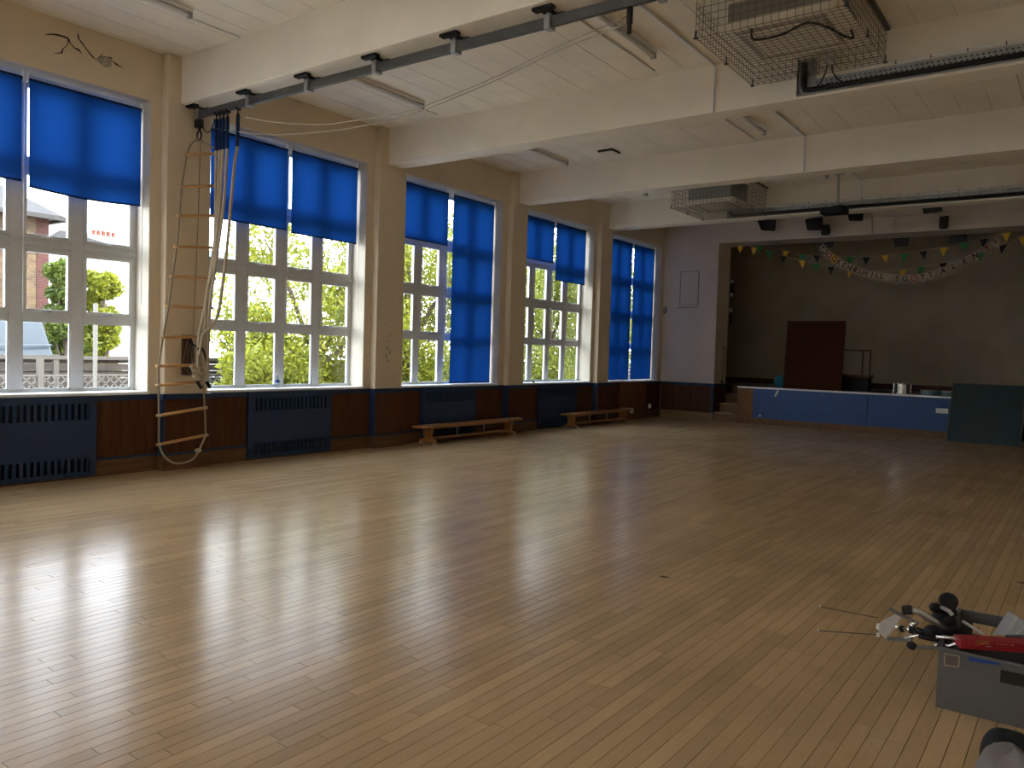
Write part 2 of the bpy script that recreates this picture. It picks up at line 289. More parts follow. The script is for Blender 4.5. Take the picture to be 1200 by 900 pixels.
# ------------------------------------------------------------------ floor
floor = box('floor', (-.02, W, YR, YE, -.12, -.018), 'floor_gap'); struct(floor, 'honey coloured narrow strip wood floor of the hall', 'floor')
PW = .0725
def floor_planks():
    rows = int(W/PW)+1; cand = []; rest = []
    for r in range(rows):
        x0 = r*PW; x1 = min(W, x0+PW-.0030); y = YR-random.random()*1.2
        if x1 <= x0: continue
        while y < YE:
            ln = random.choice((.45, .6, .75, .9, 1.05, 1.2, 1.5, 1.8)); a = max(YR, y); b = min(YE, y+ln-.0025); y += ln
            if b-a < .05: continue
            q = pj(((x0+x1)/2, (a+b)/2, 0)); area = 0
            if q and -20 < q[0] < 1220 and q[1] < 915:
                c = [pj(p) for p in ((x0,a,0),(x1,a,0),(x1,b,0),(x0,b,0))]
                if all(c): area = abs(sum(c[i][0]*c[(i+1)%4][1]-c[(i+1)%4][0]*c[i][1] for i in range(4)))/2
            cand.append((area, x0, x1, a, b))
    cand.sort(reverse=True)
    um = bpy.data.meshes.new('plank'); u = MB().box(-.5, .5, -.5, .5, -.02, 0); um.from_pydata(u.v, [], u.f); um.materials.append(M['floor_wood'])
    fo = origin(floor)
    for k, (ar, x0, x1, a, b) in enumerate(cand[:300]):
        o = bpy.data.objects.new('plank', um); C.objects.link(o); o.parent = floor
        o.location = Vector(((x0+x1)/2, (a+b)/2, random.uniform(-.0004, 0)))-fo; o.scale = (x1-x0, b-a, 1); o.rotation_euler = (0, random.gauss(0, .0028), 0)
    mb = MB()
    for ar, x0, x1, a, b in cand[300:]:
        t = random.gauss(0, .0028)*PW/2; z = random.uniform(-.0004, 0)
        mb.add([(x0,a,-.018),(x1,a,-.018),(x1,b,-.018),(x0,b,-.018),(x0,a,z-t),(x1,a,z+t),(x1,b,z+t),(x0,b,z-t)], [(4,5,6,7),(0,1,5,4),(1,2,6,5),(2,3,7,6),(3,0,4,7)])
    o = obj('planks', mb, 'floor_wood', floor); o['kind'] = 'stuff'
floor_planks()
# ------------------------------------------------------------------ ceiling, panels and beams
ceiling = box('ceiling', (-.5, W+.3, YR-.3, 24.2, ZC+.02, ZC+.45), 'groove'); struct(ceiling, 'cream painted ceiling of long boards between deep beams', 'ceiling')
ys = sorted(BEAM); segs = [(YR, ys[0])]+[(ys[i]+BW, ys[i+1]) for i in range(len(ys)-1)]+[(ys[-1]+BW, YE)]
xs = [0]+[.09+.3655*k for k in range(0, 29) if .09+.3655*k < W]+[W]
co = origin(ceiling); pm = {}
for (a, b) in segs:
    for i in range(len(xs)-1):
        w = xs[i+1]-xs[i]-.006; key = (round(w, 3), round(b-a, 3))
        if key not in pm:
            me = bpy.data.meshes.new('ceiling_board'); u = MB().box(-w/2, w/2, -(b-a)/2, (b-a)/2, 0, .02); me.from_pydata(u.v, [], u.f); me.materials.append(M['ceil_paint']); pm[key] = me
        o = bpy.data.objects.new('ceiling_board', pm[key]); C.objects.link(o); o.parent = ceiling; o.location = Vector(((xs[i]+xs[i+1])/2, (a+b)/2, ZC+random.uniform(-.001, .001)))-co
for y in BEAM:
    obj('beam', MB().box(-.05, W, y, y+BW, ZB, ZC+.03), 'beam_paint', ceiling, bevel=.012)
# ------------------------------------------------------------------ window wall
def wall_left():
    mb = MB(); op = sorted(WIN); ye = 24.0; y = YR-.3
    mb.box(-WT, 0, YR-.3, YE+.5, -.6, ZS); mb.box(-WT, 0, YR-.3, YE+.5, ZH, ZC+.1)
    for a, b in op:
        mb.box(-WT, 0, y, a, ZS, ZH); y = b
    mb.box(-WT, 0, y, YE+.5, ZS, ZH)
    o = obj('wall_left', mb, 'plaster'); struct(o, 'cream plaster wall pierced by tall windows and pilasters', 'wall'); return o
wl = wall_left()
for a, b in PIL:
    obj('pilaster', MB().box(-.01, PX, a, b, 0, ZC), 'plaster', wl, bevel=.02)
# crack in the plaster above the first window
def crack(pts, w):
    mb = MB(); P = [at(px, py, x=0.002) for px, py in pts]
    for i in range(len(P)-1):
        d = (P[i+1]-P[i]); n = Vector((0, -d.z, d.y)).normalized(); a = w*(.5+.8*random.random()) if 0 < i else w*.2; b = w*(.5+.8*random.random()) if i < len(P)-2 else w*.15
        mb.prism([P[i]-n*a, P[i+1]-n*b, P[i+1]+n*b, P[i]+n*a], (.003, 0, 0))
    return obj('crack', mb, 'crack_dark', wl)
crack([(52,41),(60,40),(68,41),(75,43),(80,45),(81,49),(87,56),(93,59),(96,63)], .009); crack([(80,46),(79,53),(74,57),(72,62),(63,63)], .006)
crack([(91,38),(92,45),(98,53),(103,60),(108,66),(112,70)], .008); crack([(112,70),(118,66),(121,62)], .005); crack([(131,71),(137,76),(145,80)], .009); crack([(117,65),(124,67),(131,68),(130,77)], .006)
obj('flaked_plaster', MB().prism([at(px, py, x=0.001) for px, py in [(113,71),(118,66),(124,67),(131,69),(130,78),(123,79)]], (.006, 0, 0)), 'plaster_bare', wl)
for (px, py, r) in [(452,379,.010),(457,392,.02),(456,400,.018),(454,408,.03),(457,413,.028),(453,417,.03),(455,423,.022),(451,380,.008),(463,359,.006),(450,359,.006)]:
    c = at(px, py, x=PX); obj('paint_chip', MB().prism([(PX, c.y+r*math.cos(t)*(.6+.5*random.random()), c.z+r*1.6*math.sin(t)*(.6+.5*random.random())) for t in np.linspace(0, 2*PI, 7)[:-1]], (.002, 0, 0)), 'plaster_bare', wl)
# dado: rail, wood panels, skirting
dado = thing('trim_1', (0, 7, 0), 'dark wood and navy dado panelling along the window wall', 'panelling', kind='structure')
RAD = [(2.72, 4.62), (6.69, 8.16), (10.19, 11.68), (13.79, 15.30)]
edges = [YR]+[v for p in sorted(PIL) for v in p]+[YE]
for i in range(len(edges)-1):
    a, b = edges[i], edges[i+1]; px = PX if i % 2 else 0.0
    obj('dado_rail', MB().box(-.01 if px else px-.01, px+.035, a-(.035 if px else 0), b+(.035 if px else 0), .885, .955), 'dado_blue', dado, bevel=.008)
    obj('skirting', MB().box(-.01 if px else px-.01, px+.028, a-(.028 if px else 0), b+(.028 if px else 0), -.002, .185), 'skirt_wood', dado, bevel=.006)
    obj('skirting_cap', MB().box(-.01 if px else px-.01, px+.022, a-(.02 if px else 0), b+(.02 if px else 0), .185, .215), 'dado_blue', dado)
    if px:
        obj('dado_panel', MB().box(px-.01, px+.014, a+.01, b, .215, .885), 'dado_wood', dado)
        obj('corner_strip', MB().box(-.005, px+.016, a-.014, a+.012, .215, .885), 'dado_blue', dado, bevel=.004)
        obj('corner_strip', MB().box(-.005, px+.010, b-.002, b+.014, .215, .885), 'dado_wood', dado)
    else:
        cuts = [(max(a, r0), min(b, r1)) for r0, r1 in RAD+[(17.33, 18.75)] if r1 > a and r0 < b]; y = a
        for r0, r1 in cuts+[(b, b)]:
            if r0-y > .03:
                n = max(1, round((r0-y)/.8)); 
                for k in range(n): obj('dado_panel', MB().box(-.01, .014, y+(r0-y)*k/n+.004, y+(r0-y)*(k+1)/n-.004, .215, .885), 'dado_wood', dado)
            y = r1
        obj('dado_backing', MB().box(-.012, .006, a, b, .2, .9), 'dado_blue', dado)
obj('boxing_panel', MB().box(0, .06, 17.33, 18.75, .03, .955), 'dado_wood_light', dado, bevel=.006)
# ------------------------------------------------------------------ windows
XF0, XF1 = -.365, -.305     # frame depth
ROWS = [(1.03, 1.785), (1.905, 2.60), (2.745, 3.455), (3.60, 4.415)]
def window(n, a, b, label):
    e = thing('window_%d' % n, (XF0, (a+b)/2, ZS), label, 'window', kind='structure')
    w = (b-a-.10)/4; ft = .05; mb = MB(); ex = .022
    mb.box(XF0, XF1, a, a+ft, ZS, ZH); mb.box(XF0, XF1, b-ft, b, ZS, ZH); mb.box(XF0, XF1, a+ft, b-ft, ZS, 1.015); mb.box(XF0, XF1, a+ft, b-ft, 4.43, ZH)
    for k in range(1, 4): mb.box(XF0, XF1, a+.05+w*k-.068, a+.05+w*k+.068, 1.015, 4.43)
    for i in range(3):
        z0, z1 = ROWS[i][1]+.012, ROWS[i+1][0]-.012
        for k in range(4): mb.box(XF0, XF1-.002, a+.05+w*k+(.068 if k else 0), a+.05+w*(k+1)-(.068 if k < 3 else 0), z0, z1)
    obj('frame', mb, 'white_frame', e, bevel=.006)
    mb = MB()
    for i in range(1, 3): mb.box(XF1, XF1+.02, a, b, (ROWS[i][1]+ROWS[i+1][0])/2-.018, (ROWS[i][1]+ROWS[i+1][0])/2+.018)
    obj('transom_bead', mb, 'white_frame', e, bevel=.005)
    for k in range(4):
        y0 = a+.05+w*k+(.068 if k else 0); y1 = a+.05+w*(k+1)-(.068 if k < 3 else 0)
        z0, z1 = 1.015, ROWS[0][1]+.012
        obj('pane', MB().box(-.342, -.336, y0, y1, z0, z1), 'glass', e)
        obj('glazing_bead', MB().box(-.338, -.312, y0, y0+.014, z0, z1).box(-.338, -.312, y1-.014, y1, z0, z1).box(-.338, -.312, y0, y1, z0, z0+.014).box(-.338, -.312, y0, y1, z1-.014, z1), 'white_frame', e)
        for i in range(1, 4):
            z0, z1 = ROWS[i][0]-.012, ROWS[i][1]+.012; t = .042
            s = obj('sash', MB().box(-.352, -.296, y0, y0+t, z0, z1).box(-.352, -.296, y1-t, y1, z0, z1).box(-.352, -.296, y0+t, y1-t, z0, z0+t).box(-.352, -.296, y0+t, y1-t, z1-t, z1), 'white_frame', e, bevel=.005)
            obj('pane', MB().box(-.330, -.324, y0+t-.004, y1-t+.004, z0+t-.004, z1-t+.004), 'glass', s)
            if i < 3:
                c = (y0+y1)/2+.02; zz = z0+.018
                obj('handle', MB().box(-.297, -.275, c-.03, c+.02, zz-.012, zz+.012).box(-.283, -.268, c-.09, c+.01, zz-.012, zz+.002), 'white_plastic' if i == 2 else 'metal_grey', s, bevel=.004)
    obj('sill', MB().box(-.31, .045, a+.002, b-.002, ZS-.012, ZS+.022), 'white_sill', e, bevel=.006)
    return e
WL = ['tall white window farthest from the stage, sixteen lights, brick house seen outside', 'tall white window of sixteen lights with a plastic bottle on its sill',
      'tall white window beside long bench, one half shut by a full length blind', 'tall white window with two blue blinds of unequal length',
      'tall window nearest the stage, wholly covered by two blue blinds', 'tall white uncovered window next to the brick house window, away from the stage', 'tall white uncovered window at the rear of the hall']
for i, (a, b) in enumerate(WIN): window(i+1, a, b, WL[i])
# reveal lining (white painted) is the wall's own plaster, lighter paint
for a, b in WIN:
    obj('reveal_lining', MB().box(-.305, -.004, b-.004, b+.002, ZS+.02, ZH).box(-.305, -.004, a-.002, a+.004, ZS+.02, ZH).box(-.305, -.004, a, b, ZH-.004, ZH+.002), 'reveal_paint', wl)
# ------------------------------------------------------------------ roller blinds
def blind(y0, y1, zb, label, sag=0., xb=-.20, curl=0.):
    k_ = (CAM.x-xb)/(CAM.x+.12); y0 *= k_; y1 = min(y1*k_, 19.45); zb = 1.6+(zb-1.6)*k_; zb = max(zb, 1.0)
    e = thing('roller_blind', (xb, (y0+y1)/2, zb), label, 'blind', 'blue roller blinds at the tall windows')
    zt = 4.465
    for ya in (y0-.008, y1-.004): obj('end_bracket', MB().box(xb-.03, xb+.03, ya, ya+.012, zt-.055, ZH), 'white_plastic', e)
    mb = MB(); mb.tube([(xb-.004, y0, zt-.026), (xb-.004, y1, zt-.026)], .026, 12); obj('roller_tube', mb, 'sleeve_blue', e, smooth=False)
    n, k = 14, 16; vs = []; fs = []
    for i in range(k+1):
        for j in range(n+1):
            u, v = i/k, j/n; z = zt-.02+(zb-zt+.02)*u; y = y0+.012+(y1-y0-.024)*v
            x = xb+.02+.008*math.sin(v*5+1)*u+curl*u*u*math.sin(v*PI)
            z -= sag*u*u*math.sin(v*PI)
            vs.append((x, y, z))
    for i in range(k):
        for j in range(n): fs.append((i*(n+1)+j, i*(n+1)+j+1, (i+1)*(n+1)+j+1, (i+1)*(n+1)+j))
    f = obj('fabric', MB().add(vs, fs), 'blind_fabric', e, smooth=True)
    mb = MB(); P = [Vector(vs[k*(n+1)+j]) for j in range(n+1)]
    mb.tube([p+Vector((0, 0, .012)) for p in P], .011, 6); obj('bottom_bar', mb, 'sleeve_blue', f)
    mb = MB(); mb.tube([(xb+.035, y1+.004, zt), (xb+.035, y1+.004, 1.9+random.random()*.4)], .0035, 5); obj('pull_chain', mb, 'white_plastic', e)
    return e
blind(2.56, 3.878, 3.30, 'blue roller blind drawn part way, at the brick house window beside the tilted blind'); blind(3.928, 5.215, 3.25, 'blue roller blind with sagging lower edge beneath the cracked plaster', sag=.03)
blind(6.14, 7.40, 3.265, 'blue roller blind hanging behind the climbing ropes'); blind(7.452, 8.75, 3.238, 'blue roller blind above the plastic bottle, right of the climbing ropes')
blind(9.76, 10.948, 3.488, 'short blue roller blind next to a full length blind above the long bench'); blind(11.06, 12.297, .995, 'full length blue roller blind beside a half open one above the bench')
blind(13.30, 14.43, 3.55, 'shorter of two blue blinds at the window before the last pilaster'); blind(14.49, 15.76, 3.193, 'longer of two blue blinds at the window before the last pilaster')
blind(16.87, 18.04, 1.0, 'full length blue blind beside the last pilaster at the stage end window'); blind(18.10, 19.36, 1.02, 'full length blue blind beside the corner of the stage end wall', curl=.02)
# ------------------------------------------------------------------ end wall with stage opening
XO, XO2, ZO, YB = 1.505, 8.9, 4.565, 20.5
mb = MB().box(0, XO, YE, YB, 0, ZC+.1).box(XO2, W, YE, YB, 0, ZC+.1).box(XO, XO2, YE, YB, ZO, ZC+.1)
wf = struct(obj('wall_far', mb, 'plaster_grey', bevel=0), 'plaster end wall framing the wide stage opening')
obj('reveal_lining', MB().box(XO-.002, XO+.004, YE+.004, YB, .96, ZO).box(XO2-.004, XO2+.002, YE+.004, YB, .96, ZO), 'plaster', wf)
hf = MB(); hx0, hx1, hz0, hz1 = .48, 1.0, 2.98, 3.88
for bx in [(hx0, hx1, hz1-.012, hz1), (hx0, hx1, hz0, hz0+.012), (hx0, hx0+.012, hz0, hz1), (hx1-.012, hx1, hz0, hz1), (hx0-.08, hx1+.01, hz0-.06, hz0-.045)]: hf.box(bx[0], bx[1], YE-.012, YE+.002, bx[2], bx[3])
hatch = thing('trim_2', (.74, YE, 2.98), 'flush access hatch in the end wall beside the stage', 'hatch', kind='structure'); obj('hatch_frame', hf, 'board_edge', hatch); obj('hatch_panel', MB().box(hx0+.012, hx1-.012, YE-.006, YE+.002, hz0+.012, hz1-.012), 'plaster_grey', hatch)
ed = thing('trim_3', (.75, YE, 0), 'dark wood dado panelling on the end wall left of the stage', 'panelling', kind='structure')
obj('dado_rail', MB().box(.03, XO+.03, YE-.035, YE+.01, .885, .955), 'dado_blue', ed, bevel=.006)
for k in range(3): obj('dado_panel', MB().box(.03+k*.475, .03+(k+1)*.475-.008, YE-.014, YE+.005, .2, .885), 'dado_wood', ed)
obj('corner_strip', MB().box(XO-.05, XO+.012, YE-.02, YE+.03, .19, .885), 'dado_blue', ed, bevel=.004); obj('skirting', MB().box(.03, XO-.005, YE-.03, YE+.005, -.002, .2), 'stage_skirt', ed, bevel=.006)
obj('return_panel', MB().box(XO-.005, XO+.014, YE+.03, YB, .0, .885), 'dado_wood', ed); obj('return_rail', MB().box(XO-.005, XO+.03, YE+.03, YB, .885, .955), 'dado_blue', ed)
struct(box('wall_right', (W, W+.3, YR-.3, 24, -.5, ZC+.1), 'beam_paint'), 'plain cream side wall opposite the windows')
REARW = [(2.2, 4.9), (5.6, 8.3)]; RZ0, RZ1 = 3.1, 4.5  # unseen rear windows, assumed and sized to lift light deep in the hall
mb = MB().box(-WT, W+.3, YR-.3, YR, -.5, RZ0).box(-WT, W+.3, YR-.3, YR, RZ1, ZC+.1); x_ = -WT
for a, b in REARW: mb.box(x_, a, YR-.3, YR, RZ0, RZ1); x_ = b
mb.box(x_, W+.3, YR-.3, YR, RZ0, RZ1)
struct(obj('wall_rear', mb, 'beam_paint'), 'cream wall with high windows at the rear of the hall')
for n, (a, b) in enumerate(REARW):
    e = thing('window_%d' % (8+n), ((a+b)/2, YR-.25, RZ0), ['high white window in the rear wall on the window side', 'high white window in the rear wall towards the plain side wall'][n], 'window', kind='structure')
    mb = MB(); y0_, y1_ = YR-.28, YR-.22; nx = 4 if b-a > 2.2 else 3
    for k in range(nx+1): c = a+.05+(b-a-.1)*k/nx; mb.box(c-.05, c+.05, y0_, y1_, RZ0, RZ1)
    for z in (3.15, 3.8, 4.45): mb.box(a, b, y0_+.002, y1_-.002, z-.05, z+.05)
    obj('frame', mb, 'white_frame', e)
    for k in range(nx):
        for z in (3.15, 3.8): obj('pane', MB().box(a+.1+(b-a-.1)*k/nx, a+(b-a-.1)*(k+1)/nx, YR-.253, YR-.247, z+.05, z+.60), 'glass', e)
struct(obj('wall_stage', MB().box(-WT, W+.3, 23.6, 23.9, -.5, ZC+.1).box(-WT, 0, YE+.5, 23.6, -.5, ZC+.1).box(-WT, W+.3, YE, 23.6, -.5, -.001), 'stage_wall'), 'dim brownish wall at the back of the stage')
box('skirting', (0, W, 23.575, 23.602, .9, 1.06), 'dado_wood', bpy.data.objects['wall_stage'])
# ------------------------------------------------------------------ stage platform and steps
ZST = .918; SX = 2.15
stg = thing('stage', (5.2, YE, 0), 'raised wooden stage with blue front panels', 'stage', kind='structure')
obj('deck', MB().box(SX, 8.25, YE+.03, 23.6, ZST-.06, ZST).box(.01, SX, 21.2, 23.6, ZST-.06, ZST).box(8.25, W-.01, 21.2, 23.6, ZST-.06, ZST), 'stage_floor', stg)
obj('edge_nosing', MB().box(SX, 8.25, YE-.022, YE+.04, ZST-.03, ZST+.008), 'stage_edge', stg, bevel=.005)
for x0, x1, m in [(SX+.01, 2.555, 'dado_wood_light'), (2.56, 5.238, 'stage_blue'), (5.252, 7.84, 'stage_blue'), (7.845, 8.24, 'dado_wood_light')]:
    obj('front_panel', MB().box(x0, x1, YE-.012, YE+.02, .15, ZST-.032), m, stg, bevel=.003)
obj('carcass', MB().box(SX+.012, 8.24, YE+.015, YE+.05, 0, ZST-.06).box(SX+.002, SX+.03, YE, 21.2, 0, ZST-.06).box(8.22, 8.25, YE, 21.2, 0, ZST-.06).box(.01, W, 21.2, 21.25, 0, ZST-.06), 'dado_wood', stg)
obj('kickboard', MB().box(SX, 8.25, YE-.03, YE+.02, 0, .15), 'skirt_wood', stg, bevel=.006)
obj('chipped_paint', MB().prism([at(px, py, y=YE-.0125) for px, py in [(911,457),(913,458),(909,465),(907,464)]], (0, -.001, 0)).prism([at(px, py, y=YE-.0125) for px, py in [(889,486),(892,486),(892,488),(889,488)]], (0, -.001, 0)), 'galv', stg)
def step(x0, x1, y, z0, z1, d, curved):
    if curved:
        mb = MB(); c = (x1-.12, y+.10); poly = [(x0, y-.02, z1-.03), (x1-.12, y-.02, z1-.03)]+[(c[0]+.14*math.sin(t), c[1]-.12*math.cos(t), z1-.03) for t in np.linspace(.2, PI/2, 6)]+[(x1+.02, y+d, z1-.03), (x0, y+d, z1-.03)]
        s = obj('riser', MB().prism([(p[0], p[1]+.02 if p[1] < y+d else p[1], z0) for p in poly], (0, 0, z1-z0-.03)), 'step_wood', stg); obj('tread', MB().prism(poly, (0, 0, .03)), 'tread_wood', stg)
    else:
        obj('riser', MB().box(x0, x1, y+.015, y+d, z0, z1-.03), 'step_wood', stg); obj('tread', MB().box(x0, x1, y-.01, y+d, z1-.03, z1), 'tread_wood', stg, bevel=.006)
step(XO+.035, 2.27, 19.69, 0, .22, .4, True); step(XO+.035, SX-.005, 20.06, 0, .45, .4, False); step(XO+.035, SX-.005, 20.44, 0, .69, .5, False); obj('landing', MB().box(XO+.035, SX-.005, 20.92, 21.2, 0, ZST), 'step_wood', stg)
# ------------------------------------------------------------------ radiator covers
def radiator(y0, y1, label):
    e = thing('radiator_cover', (.03, (y0+y1)/2, .02), label, 'radiator cover', 'blue radiator covers under the windows')
    z0, z1 = .025, .935; x0, x1 = .045, .062; sl = [(.68, .865), (.075, .235)]
    ys0, ys1 = y0+.09, y1-.09; n = int((ys1-ys0)/.07); mb = MB()
    for za, zb in [(z0, sl[1][0]), (sl[1][1], sl[0][0]), (sl[0][1], z1)]: mb.box(x0, x1, y0, y1, za, zb)
    for za, zb in sl:
        mb.box(x0, x1, y0, ys0, za, zb); mb.box(x0, x1, ys1, y1, za, zb)
        for k in range(n+1): c = ys0+(ys1-ys0)*k/n; mb.box(x0, x1, c-.018, c+.018, za, zb)
    obj('front_panel', mb, 'dado_blue', e)
    obj('casing', MB().box(.02, x0, y0+.003, y0+.02, z0, z1).box(.02, x0, y1-.02, y1-.003, z0, z1).box(.015, .06, y0, y1, z1, z1+.018).box(.018, x0, y0+.003, y1-.003, z0, z0+.012), 'dado_blue', e)
    obj('grille_backing', MB().box(.016, .028, y0+.02, y1-.02, z0+.012, z1), 'slot_dark', e)  # dark sheet standing in for the shade inside the cover
    for y in (y0+.04, y1-.04):
        for z in (.12, .5, .8): obj('screw', MB().box(x1, x1+.004, y-.007, y+.007, z-.007, z+.007), 'black_metal', e)
    return e
for (a, b), l in zip(RAD, ['navy blue slotted radiator cover under the brick house window', 'navy blue slotted radiator cover below the sill with the bottle', 'navy blue radiator cover behind the long bench', 'navy blue radiator cover between the two benches']): radiator(a, b, l)
# ------------------------------------------------------------------ benches
def bench(y0, label):
    x0, x1 = .135, .385; e = thing('gym_bench', ((x0+x1)/2, y0+1.5, 0), label, 'bench', 'gym benches along the window wall'); xc = (x0+x1)/2
    poly = [(x0, y0+.06, .28), (x0+.05, y0, .28), (x1-.05, y0, .28), (x1, y0+.06, .28), (x1, y0+2.94, .28), (x1-.05, y0+3, .28), (x0+.05, y0+3, .28), (x0, y0+2.94, .28)]
    obj('seat', MB().prism(poly, (0, 0, .035)), 'bench_wood', e, bevel=.006)
    for yy in (y0+.30, y0+2.62):
        l = obj('leg', MB().prism([(x0+.05, yy, .06), (x1-.05, yy, .06), (x1-.02, yy, .28), (x0+.02, yy, .28)], (0, .045, 0)).prism([(x0-.06, yy-.01, .02), (x1+.06, yy-.01, .02), (x1+.05, yy-.01, .055), (x1-.03, yy-.01, .085), (x0+.03, yy-.01, .085), (x0-.05, yy-.01, .055)], (0, .065, 0)), 'bench_wood', e, bevel=.004)
        for xa in (x0-.06, x1): obj('rubber_foot', MB().box(xa, xa+.06, yy, yy+.05, 0, .022), 'paper_white', l)
        for d in (-.05, .08): obj('rubber_stud', MB().lathe((xc+.03, yy+d, .315), [(.016, 0), (.016, .01), (.008, .016)], 8), 'paper_white', e)
    obj('balance_rail', MB().box(xc-.03, xc+.05, y0+.32, y0+2.65, .07, .105), 'bench_wood', e, bevel=.004)
    for k in (1, 2): obj('strut', MB().box(xc+.01, xc+.025, y0+.3+.77*k-.01, y0+.3+.77*k+.01, .10, .285), 'alu', e)
    obj('under_rail', MB().box(xc-.02, xc+.02, y0+.32, y0+2.65, .245, .28), 'bench_wood', e); return e
bench(9.82, 'long varnished gym bench in front of the half blinded window'); bench(14.47, 'long varnished gym bench nearer the stage with a white cloth on its end')
tag(obj('folded_cloth', MB().box(.10, .33, 17.30, 17.46, .316, .33).box(.36, .385, 17.30, 17.46, .21, .33).box(.30, .385, 17.30, 17.46, .322, .338), 'paper_white', bevel=.006), 'white cloth hanging over the end of the bench by the stage', 'cloth')
# ------------------------------------------------------------------ rail with ropes and rope ladder
YRL = 5.78; ZR0, ZR1 = 4.415, 4.505
rail = thing('climbing_rail', (5.2, YRL, ZR0), 'dark grey steel rail slung under the beam for climbing ropes', 'rail')
obj('rail_beam', MB().box(.14, W-.1, YRL-.024, YRL+.024, ZR0, ZR1), 'rail_grey', rail, bevel=.006)
for k in range(10):
    x = .20+1.055*k
    b = obj('bracket', MB().box(x-.03, x+.03, YRL-.05, YRL+.05, ZR0-.02, ZR1+.01).box(x-.018, x+.018, YRL-.035, YRL+.035, ZR1, ZB-.018), 'metal_grey', rail, bevel=.006)
    obj('mounting_plate', MB().box(x-.10, x+.10, YRL-.13, YRL-.06, ZB-.028, ZB-.001).box(x-.10, x+.10, YRL+.06, YRL+.13, ZB-.028, ZB-.001).box(x-.05, x+.05, YRL-.13, YRL+.13, ZB-.026, ZB-.012), 'black_metal', b)
obj('cord_hanger', MB().box(6.235, 6.275, YRL-.02, YRL+.02, 4.28, ZR0).box(6.24, 6.27, YRL-.015, YRL+.015, 4.20, 4.29), 'black_metal', rail, bevel=.004)
def cat(pts, r, m, name, parent=None, n=6, sub=4, smooth=True):   # smooth curve through points
    P = [Vector(p) for p in pts]; out = []
    for i in range(len(P)-1):
        p0, p1, p2, p3 = P[max(i-1, 0)], P[i], P[i+1], P[min(i+2, len(P)-1)]
        for k in range(sub):
            t = k/sub; out.append(.5*((2*p1)+(-p0+p2)*t+(2*p0-5*p1+4*p2-p3)*t*t+(-p0+3*p1-3*p2+p3)*t**3))
    out.append(P[-1]); return obj(name, MB().tube(out, r, n), m, parent, smooth=smooth)
YC = YRL
tag(cat([at(733,20,y=YC), at(660,52,y=YC), at(570,95,y=YC), at(480,130,y=YC), at(417,141,y=YC), at(375,146,y=YC), at(320,143,y=YC), at(288,137,y=YC)], .006, 'cord_pale', 'draw_cord'), 'upper thin draw cord sagging below the climbing rail', 'cord', 'draw cords of the climbing rail')
tag(cat([at(735,28,y=YC), at(660,57,y=YC), at(570,99,y=YC), at(480,135,y=YC), at(427,147,y=YC), at(395,152.5,y=YC), at(345,157,y=YC), at(300,157,y=YC), at(252,150.5,y=YC)], .006, 'cord_pale', 'draw_cord'), 'lower thin draw cord running across the blue rope sleeves', 'cord', 'draw cords of the climbing rail')
def climbing_rope(xt, path, label, r=.019):
    e = thing('climbing_rope', (xt, YRL, 1.2), label, 'rope', 'climbing ropes with blue sleeves')
    obj('trolley_hook', MB().tube([(xt, YRL, ZR0+.01), (xt, YRL, ZR0-.07)], .009, 6).box(xt-.02, xt+.02, YRL-.03, YRL+.03, ZR0-.02, ZR0+.02).ball((xt, YRL, ZR0-.085), .022, .022, .03), 'black_metal', e)
    z = 4.33; obj('sleeve', MB().tube([(xt, YRL, z), (xt-.002, YRL, 3.965)], .023, 10), 'sleeve_blue', e, smooth=True)
    o = cat([(xt, YRL, 4.30), (xt, YRL, 3.97)]+path, r, 'rope', 'rope', e, 8, 6); return e, o
def B(px, py, x): return at(px, py, x=x)
climbing_rope(.587, [B(253,200,.57), B(252.5,260,.53), B(250,320,.47), B(243,360,.40), B(236,395,.33), B(234,425,.31), B(236,445,.31)], 'climbing rope with blue sleeve hanging closest to the rope ladder')
climbing_rope(.660, [B(257,200,.64), B(254,260,.60), B(248,310,.52), B(239,365,.42), B(233,395,.35), B(232,430,.33)], 'climbing rope with blue sleeve, second out from the rope ladder')
climbing_rope(.727, [B(260,200,.71), B(257,250,.66), B(250,310,.57), B(242,350,.47), B(240,400,.38), B(240,440,.34)], 'climbing rope with blue sleeve, third out from the rope ladder')
climbing_rope(.814, [B(265.5,190,.80), B(262,240,.74), B(254,300,.64), B(247,350,.52), B(244,400,.42), B(243,445,.36)], 'climbing rope with blue sleeve, fourth out from the rope ladder')
climbing_rope(1.020, [B(275,190,1.0), B(270.5,240,.95), B(266,290,.85), B(260,340,.70), B(255,370,.58), B(247,383,.50), B(238,393,.43), B(234,415,.38)], 'climbing rope with blue sleeve swinging farthest from the wall beneath a bracket')
kn = thing('rope_knot', (.33, 5.82, 1.15), 'tied bundle of pale rope ends with black tape below the ladder', 'knot')
mb = MB()
for (px, py, r) in [(228,433,.040),(233,430,.035),(230,441,.045),(236,437,.035),(225,430,.03),(239,443,.03)]: c = B(px, py, .34); mb.ball(c, r, r*1.1, r*.8, 9, 6)
obj('knot', mb, 'rope', kn, smooth=True)
obj('taped_end', MB().tube([B(231,447,.34), B(236,455,.34)], .022, 8).tube([B(242,447,.36), B(246,454,.36)], .022, 8), 'black_rubber', kn)
obj('strap', MB().tube([B(222,398,.20), B(226,404,.26), B(233,408,.33), B(238,410,.37), B(242,422,.38), B(243,432,.36)], .014, 6).ball(B(235,409,.35), .03, .05, .03), 'black_rubber', kn)
cl = thing('rope_cleat', (.14, 5.7, 1.2), 'dark wooden cleat board with coiled cord on the pilaster', 'cleat')
obj('board', MB().box(PX, PX+.03, 5.635, 5.77, 1.19, 1.70), 'cleat_wood', cl, bevel=.005)
